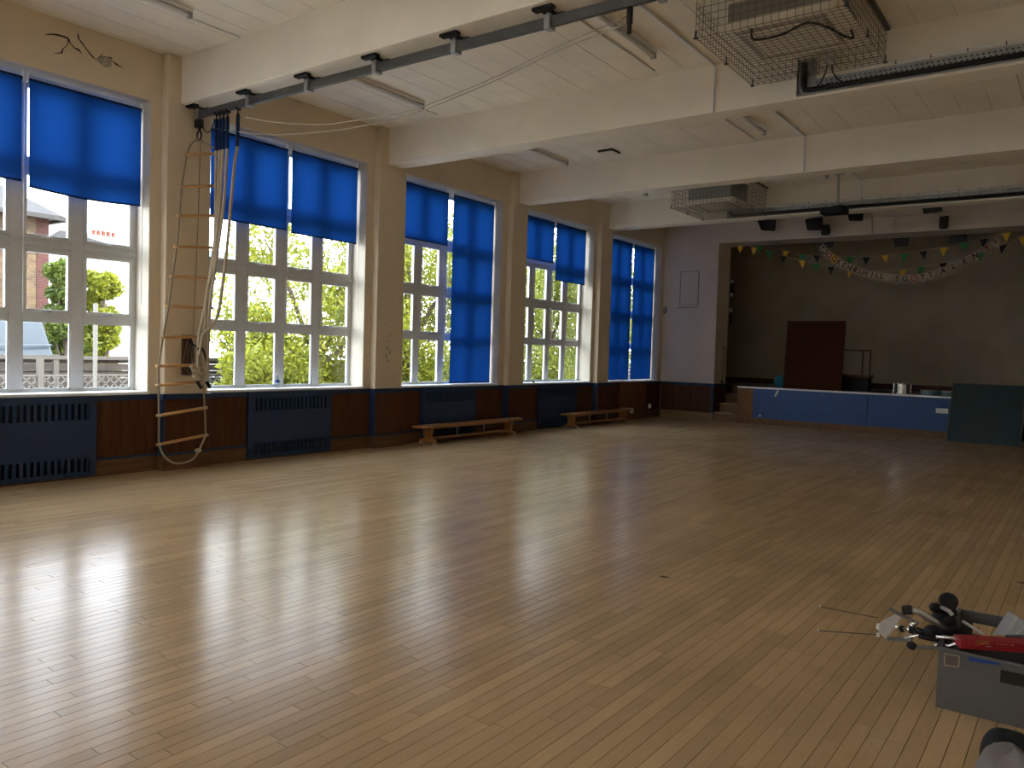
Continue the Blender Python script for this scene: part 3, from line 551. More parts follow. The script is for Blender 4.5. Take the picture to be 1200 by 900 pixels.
obj('hook', MB().tube([(PX+.03, 5.70, 1.60), (PX+.08, 5.70, 1.60), (PX+.09, 5.70, 1.66)], .009, 6).tube([(PX+.03, 5.70, 1.30), (PX+.08, 5.70, 1.30), (PX+.09, 5.70, 1.24)], .009, 6).box(PX+.03, PX+.036, 5.64, 5.765, 1.66, 1.69), 'black_metal', cl)
for dy in (-.03, 0, .03): cat([(PX+.06, 5.72+dy, 1.62), (PX+.07, 5.70+dy*1.6, 1.5), (PX+.07, 5.68+dy*1.8, 1.35), (PX+.07, 5.69+dy, 1.25), (PX+.07, 5.72-dy*.5, 1.22), (PX+.06, 5.74+dy, 1.35), (PX+.06, 5.73+dy, 1.55)], .009, 'rope_dark', 'coiled_cord', cl, 6, 4)
cat([(PX+.01, 5.86, 4.40), (PX+.01, 5.835, 3.0), (PX+.012, 5.79, 1.7)], .004, 'rope_dark', 'hauling_cord', cl, 5, 4)
# ladder
LAD = [(219,181,256,180),(213,218.5,254,218),(210,253,253,253),(207,289,253,290.5),(202,324,250,326.5),(197.5,358.5,247,361),(191,395,243,394.5),(186,429,238,428),(186,451.5,238,447),(186,487,240,478),(186,521,241,510)]
lad = thing('rope_ladder', (.28, 5.6, .1), 'rope ladder with wooden rungs hanging in front of the pilaster', 'ladder')
XL = [.25, .27, .28, .28, .28, .28, .28, .28, .28, .28, .28]; Lp = []; Rp = []
for i, (a, b, c, d) in enumerate(LAD):
    l, r = at(a, b, x=XL[i]), at(c, d, x=XL[i]+(.04 if i < 6 else 0)); Lp.append(l); Rp.append(r); u = (r-l).normalized()
    obj('rung', MB().tube([l-u*.03, r+u*.03], .019, 10), 'rung_wood', lad, smooth=True)
    for q_ in (l, r): obj('rung_knot', MB().ball(q_, .028, .028, .022, 8, 5), 'rope', lad, smooth=True)
top = at(229, 148, y=YRL); top2 = at(227, 160, y=YRL)
cat([(.22, YRL-.01, 4.16), at(225,168,x=.235)]+Lp, .012, 'rope_mid', 'side_rope', lad, 7, 4); cat([(.225, YRL+.01, 4.16), at(236,166,x=.25), Rp[0]]+Rp[1:], .012, 'rope_mid', 'side_rope', lad, 7, 4)
bl = [Lp[-1], at(192,534,x=.29), at(202,542,x=.29), at(213,543,x=.29), at(226,538,x=.29), at(234,526,x=.29), Rp[-1]]; cat(bl, .012, 'rope', 'bottom_loop', lad, 7, 5); obj('loop_knot', MB().ball(at(232,528,x=.29), .04, .05, .03, 8, 6), 'rope', lad, smooth=True)
obj('shackle', MB().tube([(.22, YRL, ZR0+.02), (.22, YRL, 4.26)], .012, 8).tube([(.22+.05*math.sin(t)*.9, YRL+.0, 4.20+.065*math.cos(t)) for t in np.linspace(0, 2*PI, 14)], .010, 6).box(.17, .25, YRL-.04, YRL+.04, 4.30, 4.40), 'black_metal', lad)
cat([(.27, YRL, 4.33), (.37, YRL, 4.22), (.48, YRL, 4.24), (.55, YRL, 4.36)], .007, 'black_metal', 'chain', lad, 5, 4)
# ------------------------------------------------------------------ ceiling lights, conduits, sensor box
def batten(x, y0, y1, label):
    e = thing('fluorescent_light', (x, (y0+y1)/2, ZC-.1), label, 'light fitting', 'fluorescent battens on the ceiling')
    obj('housing', MB().box(x-.035, x+.035, y0, y1, ZC-.045, ZC-.0015), 'white_plastic', e, bevel=.006); obj('tube', MB().tube([(x, y0+.03, ZC-.075), (x, y1-.03, ZC-.075)], .027, 10), 'white_plastic', e, smooth=True)
    for yy in (y0, y1-.04): obj('end_cap', MB().box(x-.03, x+.03, yy, yy+.04, ZC-.106, ZC-.045), 'metal_grey', e, bevel=.005)
for (x, a, b, l) in [(1.52, 3.35, 4.85, 'fluorescent batten over the cracked plaster bay'), (1.52, 6.95, 8.46, 'fluorescent batten behind the climbing rail, window side'), (5.15, 6.95, 8.43, 'fluorescent batten behind the climbing rail beside the wire cage'),
                     (1.50, 10.85, 12.34, 'fluorescent batten next to the small ceiling box'), (5.19, 10.7, 12.12, 'fluorescent batten between the two white cable drops'), (5.22, 14.1, 15.54, 'fluorescent batten close to the projector pole'), (1.52, 14.1, 15.5, 'fluorescent batten on the window side of the far wire cage')]: batten(x, a, b, l)
def conduit(pts, label, r=.014, m='white_plastic'): return tag(obj('conduit', MB().tube(pts, r, 4 if r > .015 else 6), m), label, 'conduit', 'surface conduits on the ceiling')
zc = ZC-.012
conduit([(1.31, 2.4, zc), (1.31, 5.59, zc)], 'thin ceiling conduit beside the batten over the cracked plaster', .010); conduit([(1.31, 5.94, zc), (1.31, 9.0, zc)], 'thin ceiling conduit beside the batten behind the rail, window side', .010)
conduit([(4.87, 5.94, zc), (4.87, 9.0, zc)], 'thin ceiling conduit crossing behind the climbing rail', .012); conduit([(1.29, 9.55, zc), (1.29, 12.6, zc)], 'thin ceiling conduit beside the batten near the ceiling box', .010); conduit([(4.86, 9.55, zc), (4.86, 12.7, zc)], 'thin ceiling conduit left of the first white cable drop', .012)
conduit([(5.57, 5.94, zc-.006), (5.57, 9.18, zc-.006), (5.57, 9.18, ZB)], 'white trunking dropping down the beam beside the large wire cage', .022); conduit([(5.60, 9.56, zc-.006), (5.60, 12.78, zc-.006), (5.60, 12.78, ZB)], 'white trunking dropping down the beam beyond the large wire cage', .020)
conduit([(5.64, 13.15, zc-.006), (5.64, 16.39, zc-.006), (5.64, 16.39, ZB+.2)], 'white trunking dropping down the beam behind the projector', .020); conduit([(5.25, 13.15, zc), (5.25, 15.7, zc)], 'thin conduit leading to the projector pole', .010); conduit([(8.6, 9.55, zc), (8.6, 12.7, zc)], 'thin ceiling conduit far right of the large wire cage', .012)
sb = thing('ceiling_box', (2.5, 12.15, ZC-.04), 'small dark edged box on the ceiling boards', 'box'); obj('base', MB().box(2.33, 2.62, 12.0, 12.30, ZC-.03, ZC+.002), 'black_plastic', sb); obj('cover', MB().box(2.36, 2.60, 12.03, 12.28, ZC-.045, ZC-.03), 'cream_plastic', sb, bevel=.004)
# ------------------------------------------------------------------ air conditioning cassettes in wire cages
def cassette(x0, x1, y0, y1, zf, label):
    e = thing('air_conditioner', ((x0+x1)/2, (y0+y1)/2, zf), label, 'air conditioner', 'ceiling cassettes inside wire cages')
    ins = .10; obj('body', MB().box(x0+ins, x1-ins, y0+ins, y1-ins, zf+.06, ZC-.002), 'unit_grey', e, bevel=.01)
    lo = [(x0+.08, y0+.08, zf), (x1-.08, y0+.08, zf), (x1-.08, y1-.08, zf), (x0+.08, y1-.08, zf)]; hi = [(x0, y0, zf+.06), (x1, y0, zf+.06), (x1, y1, zf+.06), (x0, y1, zf+.06)]
    obj('fascia', MB().hexa(lo, hi), 'cream_plastic', e, bevel=.008)
    g = MB(); gx0, gx1, gy0, gy1 = x0+.33, x1-.33, y0+.31, y1-.31
    n = 16
    for k in range(n+1): y = gy0+(gy1-gy0)*k/n; g.box(gx0, gx1, y-.006, y+.006, zf-.008, zf)
    gr = obj('intake_grille', g, 'cream_plastic', e); obj('filter', MB().box(gx0, gx1, gy0, gy1, zf-.002, zf+.01), 'plaster_bare', gr)
    for b in [(x0+.16, x1-.16, y0+.15, y0+.20), (x0+.16, x1-.16, y1-.20, y1-.15), (x0+.17, x0+.22, y0+.24, y1-.24), (x1-.22, x1-.17, y0+.24, y1-.24)]: obj('vane', MB().box(b[0], b[1], b[2], b[3], zf-.006, zf+.004), 'plaster_bare', e)
    return e
def cage(x0, x1, y0, y1, zb, label, p=.072):
    e = thing('wire_cage', ((x0+x1)/2, (y0+y1)/2, zb), label, 'cage', 'wire guards around the ceiling cassettes'); t = .0020; zt = ZC-.003
    nx, ny, nz = int((x1-x0)/p), int((y1-y0)/p), max(3, int((zt-zb)/p)); X = [x0+(x1-x0)*k/nx for k in range(nx+1)]; Y = [y0+(y1-y0)*k/ny for k in range(ny+1)]; Z = [zb+(zt-zb)*k/nz for k in range(nz+1)]
    mb = MB()
    for x in X: mb.box(x-t, x+t, y0, y1, zb-t, zb+t)
    for y in Y: mb.box(x0, x1, y-t, y+t, zb-t, zb+t)
    obj('mesh_panel', mb, 'wire', e)
    for y in (y0, y1):
        mb = MB()
        for x in X: mb.box(x-t, x+t, y-t, y+t, zb, zt)
        for z in Z[:-1]: mb.box(x0, x1, y-t, y+t, z-t, z+t)
        obj('mesh_panel', mb, 'wire', e)
    for x in (x0, x1):
        mb = MB()
        for y in Y: mb.box(x-t, x+t, y-t, y+t, zb, zt)
        for z in Z[:-1]: mb.box(x-t, x+t, y0, y1, z-t, z+t)
        obj('mesh_panel', mb, 'wire', e)
    for x in (x1,): obj('angle_iron', MB().box(x-.01, x+.035, y0-.06, y1, zt-.035, zt-.002), 'rail_grey', e)
    for x in (x0, x1):
        for y in (y0, (y0+y1)/2, y1): obj('clip', MB().box(x-.02, x+.02, y-.012, y+.012, zb-.008, zb+.006).box(x-.006, x+.006, y-.01, y+.01, zb, zb+.07), 'rail_grey', e)
    return e
cassette(6.20, 7.40, 7.62, 8.74, 4.85, 'grey ceiling air conditioning cassette in the large wire cage'); cage(6.07, 7.49, 7.49, 9.12, 4.77, 'large wire cage around the ceiling cassette beyond the climbing rail')
cassette(2.62, 3.70, 14.85, 15.95, 4.66, 'grey ceiling air conditioning cassette in the cage near the stage'); cage(2.5, 3.85, 14.65, 16.25, 4.56, 'wire cage around the ceiling cassette beside the projector pole')
tag(cat([(6.55, 7.72, 4.835), (6.50, 7.95, 4.82), (6.75, 8.0, 4.835), (7.05, 7.85, 4.835), (7.20, 8.05, 4.82), (7.28, 8.3, 4.81), (7.34, 8.38, 4.81), (7.36, 8.2, 4.82)], .012, 'black_rubber', 'loose_cable'), 'loose black cable lying in the large wire cage', 'cable')
def tray(x0, y, label, big):
    e = thing('cable_tray', ((x0+W)/2, y, 4.585), label, 'cable tray', 'cable trays along the beams')
    obj('back_plate', MB().box(x0, W, y+.012, y+.018, 4.585, 4.745), 'galv', e); obj('flange', MB().box(x0, W, y-.04, y+.012, 4.582, 4.586), 'galv', e)
    mb = MB(); x = x0+.05
    while x < W-.05: mb.box(x, x+.02, y+.0095, y+.0125, 4.70, 4.715); mb.box(x+.012, x+.032, y+.0095, y+.0125, 4.665, 4.68); x += .05
    o_ = obj('perforations', mb, 'gasket', e); o_['kind'] = 'stuff'
    x = x0+.35
    while x < W:
        obj('cable_tie', MB().box(x, x+.008, y-.055, y+.012, 4.583, 4.66), 'black_plastic', e)
        if x > x0+.95: obj('pipe_clip', MB().box(x, x+.008, y-.02, y+.012, 4.752, 4.783), 'black_plastic', e)
        x += .33
    if big: obj('upright_plate', MB().box(x0, x0+.20, y+.006, y+.016, 4.58, 4.985).box(x0, x0+.006, y-.045, y+.01, 4.58, 4.985), 'galv', e)
    else: obj('upright_plate', MB().box(x0, x0+.55, y+.006, y+.016, 4.58, 4.76).box(x0, x0+.006, y-.045, y+.01, 4.58, 4.76), 'galv', e)
    pts = [(x0+.07, y-.02, 4.93 if big else 4.72), (x0+.07, y-.02, 4.69), (x0+.09, y-.02, 4.635), (x0+.15, y-.02, 4.622), (x0+.3, y-.02, 4.622), (W, y-.02, 4.622)]
    obj('insulated_pipe', MB().tube(pts, .032, 10), 'black_rubber', e, smooth=True); obj('white_pipe', MB().tube([(x0+.95, y-.005, 4.768), (W, y-.005, 4.768)], .012, 8), 'white_plastic', e, smooth=True); return e
tray(6.57, 9.17, 'galvanised cable tray with black pipe running from the large wire cage', True); tray(3.0, 16.38, 'galvanised cable tray with black pipe behind the projector', False)
ib = thing('isolator_switch', (6.92, 9.18, 4.86), 'white isolator switch with black leads inside the large cage', 'switch'); obj('box', MB().box(6.86, 6.97, 9.13, 9.19, 4.86, 4.97), 'white_plastic', ib, bevel=.008)
obj('lead', MB().tube([(6.89, 9.15, 4.86), (6.88, 9.14, 4.78), (6.83, 9.14, 4.68), (6.80, 9.14, 4.65)], .008, 6).tube([(6.94, 9.15, 4.86), (6.95, 9.14, 4.78), (7.0, 9.14, 4.7), (7.05, 9.14, 4.65)], .008, 6), 'black_rubber', ib)
# ------------------------------------------------------------------ projector, speakers, stage lights
pr = thing('projector', (5.37, 15.63, 4.36), 'black projector hanging from a ceiling pole before the stage', 'projector')
obj('pole', MB().tube([(5.41, 15.63, ZC), (5.415, 15.63, 4.50)], .022, 10).box(5.33, 5.49, 15.56, 15.70, ZC-.02, ZC), 'metal_grey', pr); obj('casing', MB().box(5.14, 5.58, 15.46, 15.80, 4.37, 4.49), 'black_plastic', pr, bevel=.012)
obj('lens', MB().tube([(5.28, 15.82, 4.43), (5.28, 15.78, 4.43)], .035, 12), 'chrome', pr); obj('mount', MB().box(5.33, 5.5, 15.55, 15.71, 4.49, 4.52), 'black_metal', pr)
def wedge_speaker(px, y, d, label, cat_='speaker', m='black_plastic', grp='black wedge speakers and lamps over the stage front', wall=YE):
    P = [at(a, b, y=y) for a, b in px]; e = thing('stage_speaker' if cat_ == 'speaker' else 'floodlight', P[-1], label, cat_, grp)
    c = sum(P, Vector())/len(P); back = [c+(p-c)*.72+Vector((0, d, .03)) for p in P]; n = len(P)
    mb = MB().add(P+back, [tuple(range(n)), tuple(range(2*n-1, n-1, -1))]+[(i, n+i, n+(i+1) % n, (i+1) % n) for i in range(n)]); obj('cabinet', mb, m, e, bevel=.006)
    g = [c+(p-c)*.85+Vector((0, -.004, 0)) for p in P]; obj('grille', MB().prism(g, (0, -.004, 0)), 'black_rubber' if m == 'black_plastic' else 'gasket', e)
    obj('bracket', MB().box(c.x-.02, c.x+.02, min(y+d*.5, wall), max(y+d*.5, wall)+.005, c.z+.03, c.z+.06).box(c.x-.05, c.x+.05, wall-.012, wall+.002, c.z-.02, c.z+.10), 'black_metal', e); return e
wedge_speaker([(887,258),(909,257),(908,271),(892,270)], 19.35, .22, 'black wedge lamp on the stage head nearest the window wall', 'stage lamp'); wedge_speaker([(943,257),(964,254),(964,270),(946,270)], 19.35, .22, 'black box lamp on the stage head left of the projector', 'stage lamp')
wedge_speaker([(962,263),(972,263),(972,275),(970,276),(963,276),(962,274)], 19.40, .16, 'small black upright speaker below the projector', 'speaker'); wedge_speaker([(993,251),(1012,250),(1011,259),(995,259)], 19.35, .2, 'black lamp with white clamp on the stage head right of the projector', 'stage lamp')
wedge_speaker([(1080,243.5),(1104,241),(1105,248),(1082,251)], 19.35, .18, 'grey wide floodlight on the stage head above the long conduit', 'floodlight', 'lamp_grey'); wedge_speaker([(1101,254),(1112,252.5),(1111,267),(1109,268.5),(1101,268.5),(1100,266)], 19.40, .16, 'small black upright speaker beneath the grey floodlight', 'speaker')
c = at(1006, 248.5, y=19.40); obj('clamp', MB().box(c.x-.14, c.x+.12, 19.40, 19.46, c.z-.025, c.z+.035), 'white_plastic', bpy.data.objects['floodlight.002'])
def hung_lamp(px, y, label):
    P = [at(a, b, y=y) for a, b in px]; e = thing('stage_lamp', P[-1], label, 'stage lamp', 'black lamps hung inside the stage opening'); c = sum(P, Vector())/len(P); n = len(P)
    back = [c+(p-c)*.7+Vector((0, .25, .05)) for p in P]; obj('housing', MB().add(P+back, [tuple(range(n)), tuple(range(2*n-1, n-1, -1))]+[(i, n+i, n+(i+1) % n, (i+1) % n) for i in range(n)]), 'black_metal', e, bevel=.006)
    obj('front_glass', MB().prism([c+(p-c)*.82+Vector((0, -.004, 0)) for p in P], (0, -.004, 0)), 'gasket', e); obj('yoke', MB().tube([(c.x, y+.12, c.z), (c.x, y+.12, 5.0)], .014, 6), 'black_metal', e)
hung_lamp([(960,284),(977,282),(976,290),(969,291),(962,292)], 20.75, 'black lamp hung inside the stage above the lettered banner start'); hung_lamp([(1046,278),(1065,277),(1064,288),(1059,289),(1049,289)], 20.75, 'black lamp hung inside the stage above the middle of the bunting'); hung_lamp([(1116,274),(1133,273),(1133,285),(1124,286),(1111,284)], 20.75, 'black sloping lamp hung inside the stage beneath the small speaker')
tag(obj('lamp_bar', MB().tube([(.2, 20.87, 4.95), (W-.2, 20.87, 4.95)], .025, 8), 'black_metal'), 'black steel bar carrying lamps inside the stage', 'bar')
conduit([at(1016,254.5,y=YE-.01), at(1200,244.5,y=YE-.01)], 'long thin conduit across the stage head wall', .012, 'plaster_grey'); conduit([at(1050,243,y=YE-.01), at(1050.5,256,y=YE-.01), at(1048,258,y=YE-.01), at(1047,273,y=YE-.01)], 'short vertical conduit on the stage head wall beside white switch', .014, 'plaster_grey'); conduit([at(1022,247,y=YE-.01), at(1022,275,y=YE-.01)], 'thin vertical cable on the stage head wall', .005, 'board_edge')
c = at(1046,263,y=YE); tag(obj('switch_box', MB().box(c.x-.05, c.x+.05, YE-.03, YE, c.z-.06, c.z+.06), 'plaster_grey', bevel=.006), 'pale switch box on the stage head wall', 'switch')
# ------------------------------------------------------------------ bunting
def bunting(pts, cols, label, y, ends):
    P = [at(a, b, y=y) for a, b in pts]; e = thing('bunting', P[len(P)//2], label, 'bunting', 'pennant strings across the stage'); E0, E1 = at(*ends[0], y=y), at(*ends[1], y=y)
    cat([E0]+P+[E1], .006, 'string', 'cord', e, 5, 3)
    for p, c in zip(P, cols):
        if not c: continue
        w, h = .085, .20; r = random.uniform(-.12, .12); tip = p+Vector((math.sin(r)*h+random.uniform(-.02, .02), -.03, -h))
        obj('pennant', MB().prism([p+Vector((-w, 0, .004*r)), tip, p+Vector((w, 0, 0))], (0, .004, 0)), {'g': 'pen_green', 'b': 'pen_black', 'y': 'pen_yellow'}[c], e)
bunting([(868,288),(890,288),(921,294),(940,298),(957,299),(980,300),(997,301),(1015,301),(1037,299),(1060,297),(1082,294),(1106,290),(1130,284.5),(1153,279.5),(1179,273)], 'ygygbyg'[:0]+'yggygb'[:0]+'ygy'[:0] or ['y','g','y','g','b','y','g','b','y','g','b','y','g','b','y'], 'upper string of green, black and yellow pennants across the stage', 20.15, ((862,287),(1235,262)))
bunting([(884,290),(902,294),(918,300),(940,305),(956.5,309),(974,312.5),(997,316),(1020,318),(1058,316),(1079,312.5),(1105,308),(1128,302),(1148,296),(1175,287),(1199,277)], ['y','g','b','y','g','b','y',None,'y','g','b',None,'g','b','y'], 'lower string of pennants looping beneath the upper one across the stage', 20.05, ((864,287),(1230,268)))
ban = thing('letter_banner', at(1060,320,y=19.92), 'drooping banner of beige flags with handmade letters', 'banner')
LET = [('*',967,288,'ink_dark'),('D',969.5,292,'ink_dark'),('O',974,295.5,'ink_red'),('G',980,300,'ink_dark'),('K',985.5,303.5,'ink_dark'),('E',991,307,'ink_dark'),('N',996.5,309.5,'ink_dark'),('N',1001,311,'ink_dark'),('E',1005,312.5,'ink_dark'),('L',1010,314,'ink_dark'),
       ('H',1015,316,'ink_dark'),('I',1023,318,'ink_dark'),('L',1029,319,'ink_dark'),('L',1034.5,320,'ink_dark'),('',1040,320.5,'ink_dark'),('S',1052,322.5,'ink_dark'),('G',1061,322.5,'ink_dark'),('O',1071,322,'ink_red'),('T',1081,320.5,'ink_dark'),('T',1090,318,'ink_dark'),('A',1104,313.5,'ink_dark'),('L',1116,308,'ink_dark'),('E',1129,302.5,'ink_dark'),('N',1141,296,'ink_dark'),('T',1155,287.5,'ink_red'),('*',1165,281,'ink_dark')]
BP = [at(a, b, y=19.92) for _, a, b, _ in LET]; cat([at(961,283,y=19.92)]+BP+[at(1172,274,y=19.92)], .004, 'string', 'cord', ban, 5, 2)
glyph = {}
def letter_mesh(ch):
    if ch not in glyph:
        fc = bpy.data.curves.new('letter', 'FONT'); fc.body = ch; fc.align_x = 'CENTER'; fc.align_y = 'CENTER'; fc.size = .17; fc.extrude = .0015; fc.offset = .004
        fo = bpy.data.objects.new('letter_tmp', fc); C.objects.link(fo); dg = bpy.context.evaluated_depsgraph_get(); dg.update()
        me = bpy.data.meshes.new_from_object(fo.evaluated_get(dg)); bpy.data.objects.remove(fo); me.name = 'letter'; glyph[ch] = me
    return glyph[ch].copy()
for i, (ch, a, b, ink) in enumerate(LET):
    p = BP[i]; q = BP[min(i+1, len(BP)-1)]-BP[max(i-1, 0)]; ang = math.atan2(q.z, q.x)*.8; ca, sa = math.cos(ang), math.sin(ang); w, h = .078, .215
    def R_(u, v): return p+Vector((u*ca-v*sa, -.002*i % .01, u*sa+v*ca))
    fl = obj('flag', MB().prism([R_(-w, 0), R_(-w, -.09), R_(0, -h), R_(w, -.09), R_(w, 0)], (0, .003, 0)), 'pen_yellow' if i == 3 else 'pen_beige', ban)
    if ch:
        me = letter_mesh(ch); me.materials.clear(); me.materials.append(M[ink]); o = bpy.data.objects.new('letter', me); C.objects.link(o); o.parent = fl
        o.matrix_local = Matrix.Translation(R_(0, -.085)+Vector((0, -.006, 0))-origin(ban)) @ Matrix.Rotation(-ang, 4, 'Y') @ Matrix.Rotation(PI/2, 4, 'X')
# ------------------------------------------------------------------ stage props
pb = thing('pinboard', (3.88, 20.0, ZST), 'dark red felt pinboard standing on the stage edge', 'board')
obj('felt', MB().hexa([(3.20, 19.95, ZST), (4.58, 19.95, ZST), (4.58, 19.98, ZST), (3.20, 19.98, ZST)], [(3.20, 20.10, 2.60), (4.585, 20.10, 2.60), (4.585, 20.13, 2.60), (3.20, 20.13, 2.60)]), 'pinboard_felt', pb)
obj('prop_frame', MB().bar((3.4, 20.12, 2.4), (3.4, 20.6, ZST+.02), .03).bar((4.4, 20.12, 2.4), (4.4, 20.6, ZST+.02), .03), 'dado_wood', pb)
st = thing('rostrum', (4.75, 20.8, ZST), 'wooden box seat with a tall handrail frame behind the pinboard', 'rostrum')
obj('box', MB().box(4.30, 5.03, 20.62, 21.0, ZST, 1.255), 'black_plastic', st); obj('top', MB().box(4.28, 5.07, 20.58, 21.04, 1.255, 1.315), 'cleat_wood', st, bevel=.006)
for x in (4.845, 5.02): obj('post', MB().box(x-.018, x+.018, 20.80, 20.836, 1.315, 1.90), 'cleat_wood', st)
obj('post', MB().box(4.33, 4.366, 20.80, 20.836, 1.315, 1.90), 'cleat_wood', st); obj('handrail', MB().box(4.30, 5.05, 20.79, 20.85, 1.895, 1.93), 'cleat_wood', st)
dr = thing('snare_drum', (5.90, 20.0, ZST), 'chrome snare drum standing on the stage edge', 'drum')
obj('shell', MB().lathe((5.90, 20.0, ZST), [(.165, .02), (.165, .24)], 28), 'chrome', dr, smooth=False); obj('hoop', MB().lathe((5.90, 20.0, ZST), [(.178, 0), (.182, .012), (.178, .03), (.166, .03)], 28).lathe((5.90, 20.0, ZST), [(.166, .23), (.178, .23), (.182, .25), (.178, .262), (.17, .262)], 28), 'chrome', dr); obj('drum_head', MB().lathe((5.90, 20.0, ZST), [(.168, .255), (.168, .258)], 28), 'drum_head', dr)
for k in range(8): t = k*PI/4+.2; obj('lug', MB().tube([(5.90+.178*math.cos(t), 20.0+.178*math.sin(t), ZST+.02), (5.90+.178*math.cos(t), 20.0+.178*math.sin(t), ZST+.245)], .012, 6), 'black_metal' if k % 2 else 'chrome', dr)
for cx_, lab in [(6.46, 'flat teal drum lying beside the chrome snare drum'), (6.86, 'flat dark drum partly behind the leaning green board')]:
    d2 = thing('hand_drum', (cx_, 20.05, ZST), lab, 'drum', 'flat drums on the stage edge'); obj('shell', MB().lathe((cx_, 20.05, ZST), [(.19, 0), (.19, .10)], 24), 'drum_teal', d2); obj('rim', MB().lathe((cx_, 20.05, ZST), [(.19, .095), (.197, .10), (.197, .122), (.188, .122)], 24), 'galv', d2); obj('skin', MB().lathe((cx_, 20.05, ZST), [(.186, .10), (.186, .119)], 24), 'drum_teal', d2)
bt = thing('toy_drum', (3.02, 20.3, ZST), 'blue round tambour standing on edge behind the pinboard', 'tambour'); mb = MB().lathe((0, 0, -.05), [(.15, 0), (.155, .02), (.155, .08), (.15, .10)], 20); mb.xf(Matrix.Translation((3.02, 20.3, ZST+.155)) @ Matrix.Rotation(.5, 4, 'Z') @ Matrix.Rotation(PI/2, 4, 'X')); obj('frame', mb, 'blue_toy', bt); mb = MB().lathe((0, 0, -.052), [(.12, 0), (.12, .002)], 20); mb.xf(Matrix.Translation((3.02, 20.3, ZST+.155)) @ Matrix.Rotation(.5, 4, 'Z') @ Matrix.Rotation(PI/2, 4, 'X')); obj('skin', mb, 'drum_teal', bt)
tag(cat([(5.15, 20.35, ZST+.012), (5.3, 20.2, ZST+.012), (5.5, 20.4, ZST+.012), (5.62, 20.2, ZST+.02), (5.4, 20.1, ZST+.02), (5.25, 20.35, ZST+.025), (5.55, 20.45, ZST+.02)], .014, 'black_rubber', 'coiled_cable'), 'loose black cable on the stage beside the snare drum', 'cable')
gb = thing('green_board', (7.65, 19.0, 0), 'large dark green board leaning against the stage front', 'board')
g0, g1 = 18.98, 19.62
obj('panel', MB().hexa([(6.985, g0, 0), (8.29, g0, 0), (8.29, g0+.035, 0), (6.985, g0+.035, 0)], [(6.985, g1-.01, 1.235), (8.29, g1-.01, 1.235), (8.29, g1+.025, 1.235), (6.985, g1+.025, 1.235)]), 'green_board', gb)
def bl_(x0, x1, u0, u1):
    f = lambda u: (g0+(g1-.01-g0)*u, 1.235*u); (ya, za), (yb, zb) = f(u0), f(u1)
    return ([(x0, ya-.008, za), (x1, ya-.008, za), (x1, ya+.04, za), (x0, ya+.04, za)], [(x0, yb-.008, zb), (x1, yb-.008, zb), (x1, yb+.04, zb), (x0, yb+.04, zb)])
for q in [(6.965, 6.985, 0, 1), (8.29, 8.31, 0, 1), (6.985, 8.29, .985, 1.0), (6.985, 8.29, 0, .015)]: obj('edging', MB().hexa(*bl_(*q)), 'board_edge', gb)
# ------------------------------------------------------------------ wall fittings
sk = at(1104,481.5,y=YE-.012); s_ = thing('wall_socket', (sk.x, YE, sk.z-.06), 'white double socket on the blue stage front by the green board', 'socket'); obj('plate', MB().box(sk.x-.12, sk.x+.12, YE-.035, YE-.011, sk.z-.055, sk.z+.055), 'white_plastic', s_, bevel=.006); obj('switch', MB().box(sk.x-.03, sk.x-.01, YE-.04, YE-.034, sk.z, sk.z+.03).box(sk.x+.02, sk.x+.04, YE-.04, YE-.034, sk.z, sk.z+.03), 'paper_white', s_)
s_ = thing('wall_socket', (.03, 19.05, .25), 'white socket low on the window wall near the corner', 'socket'); obj('plate', MB().box(.013, .04, 18.99, 19.11, .25, .36), 'white_plastic', s_, bevel=.006); obj('switch', MB().box(.04, .045, 19.03, 19.05, .31, .34), 'paper_white', s_)
s_ = thing('motion_sensor', (.08, YE-.05, 2.8), 'small grey sensor high in the corner beside the stage', 'sensor'); obj('body', MB().box(.03, .13, YE-.07, YE, 2.82, 2.95), 'metal_grey', s_, bevel=.02); obj('lens', MB().ball((.08, YE-.05, 2.80), .045, .04, .045), 'metal_grey', s_, smooth=True)
rc = thing('reveal_cable', (XO, 20.2, 1.0), 'thin black cable hanging down the stage opening side', 'cable'); o = cat([(XO+.012, 20.24, 1.91), (XO+.012, 20.26, 1.7), (XO+.012, 20.25, 1.4), (XO+.012, 20.23, 1.15), (XO+.012, 20.2, 1.02)], .006, 'black_rubber', 'lead', rc); obj('end_fitting', MB().ball((XO+.02, 20.2, 1.0), .03, .04, .03).ball((XO+.02, 20.23, 1.91), .025, .03, .025), 'black_plastic', rc, smooth=True)
td = thing('curtain_tie', (XO+.05, 20.55, 2.4), 'black and white curtain ties hanging at the stage opening edge', 'curtain tie'); mb = MB()
for z in (3.55, 3.42, 2.75, 2.6): mb.ball((XO+.06, 20.56, z), .05, .05, .10, 8, 6)
obj('tie', mb, 'black_rubber', td, smooth=True); mb = MB()
for z in (3.66, 3.32, 2.9): mb.ball((XO+.05, 20.55, z), .045, .045, .06, 8, 6)
obj('knot', mb, 'paper_white', td, smooth=True); obj('cord', MB().tube([(XO+.06, 20.56, 3.75), (XO+.06, 20.56, 2.5)], .01, 6), 'black_rubber', td)
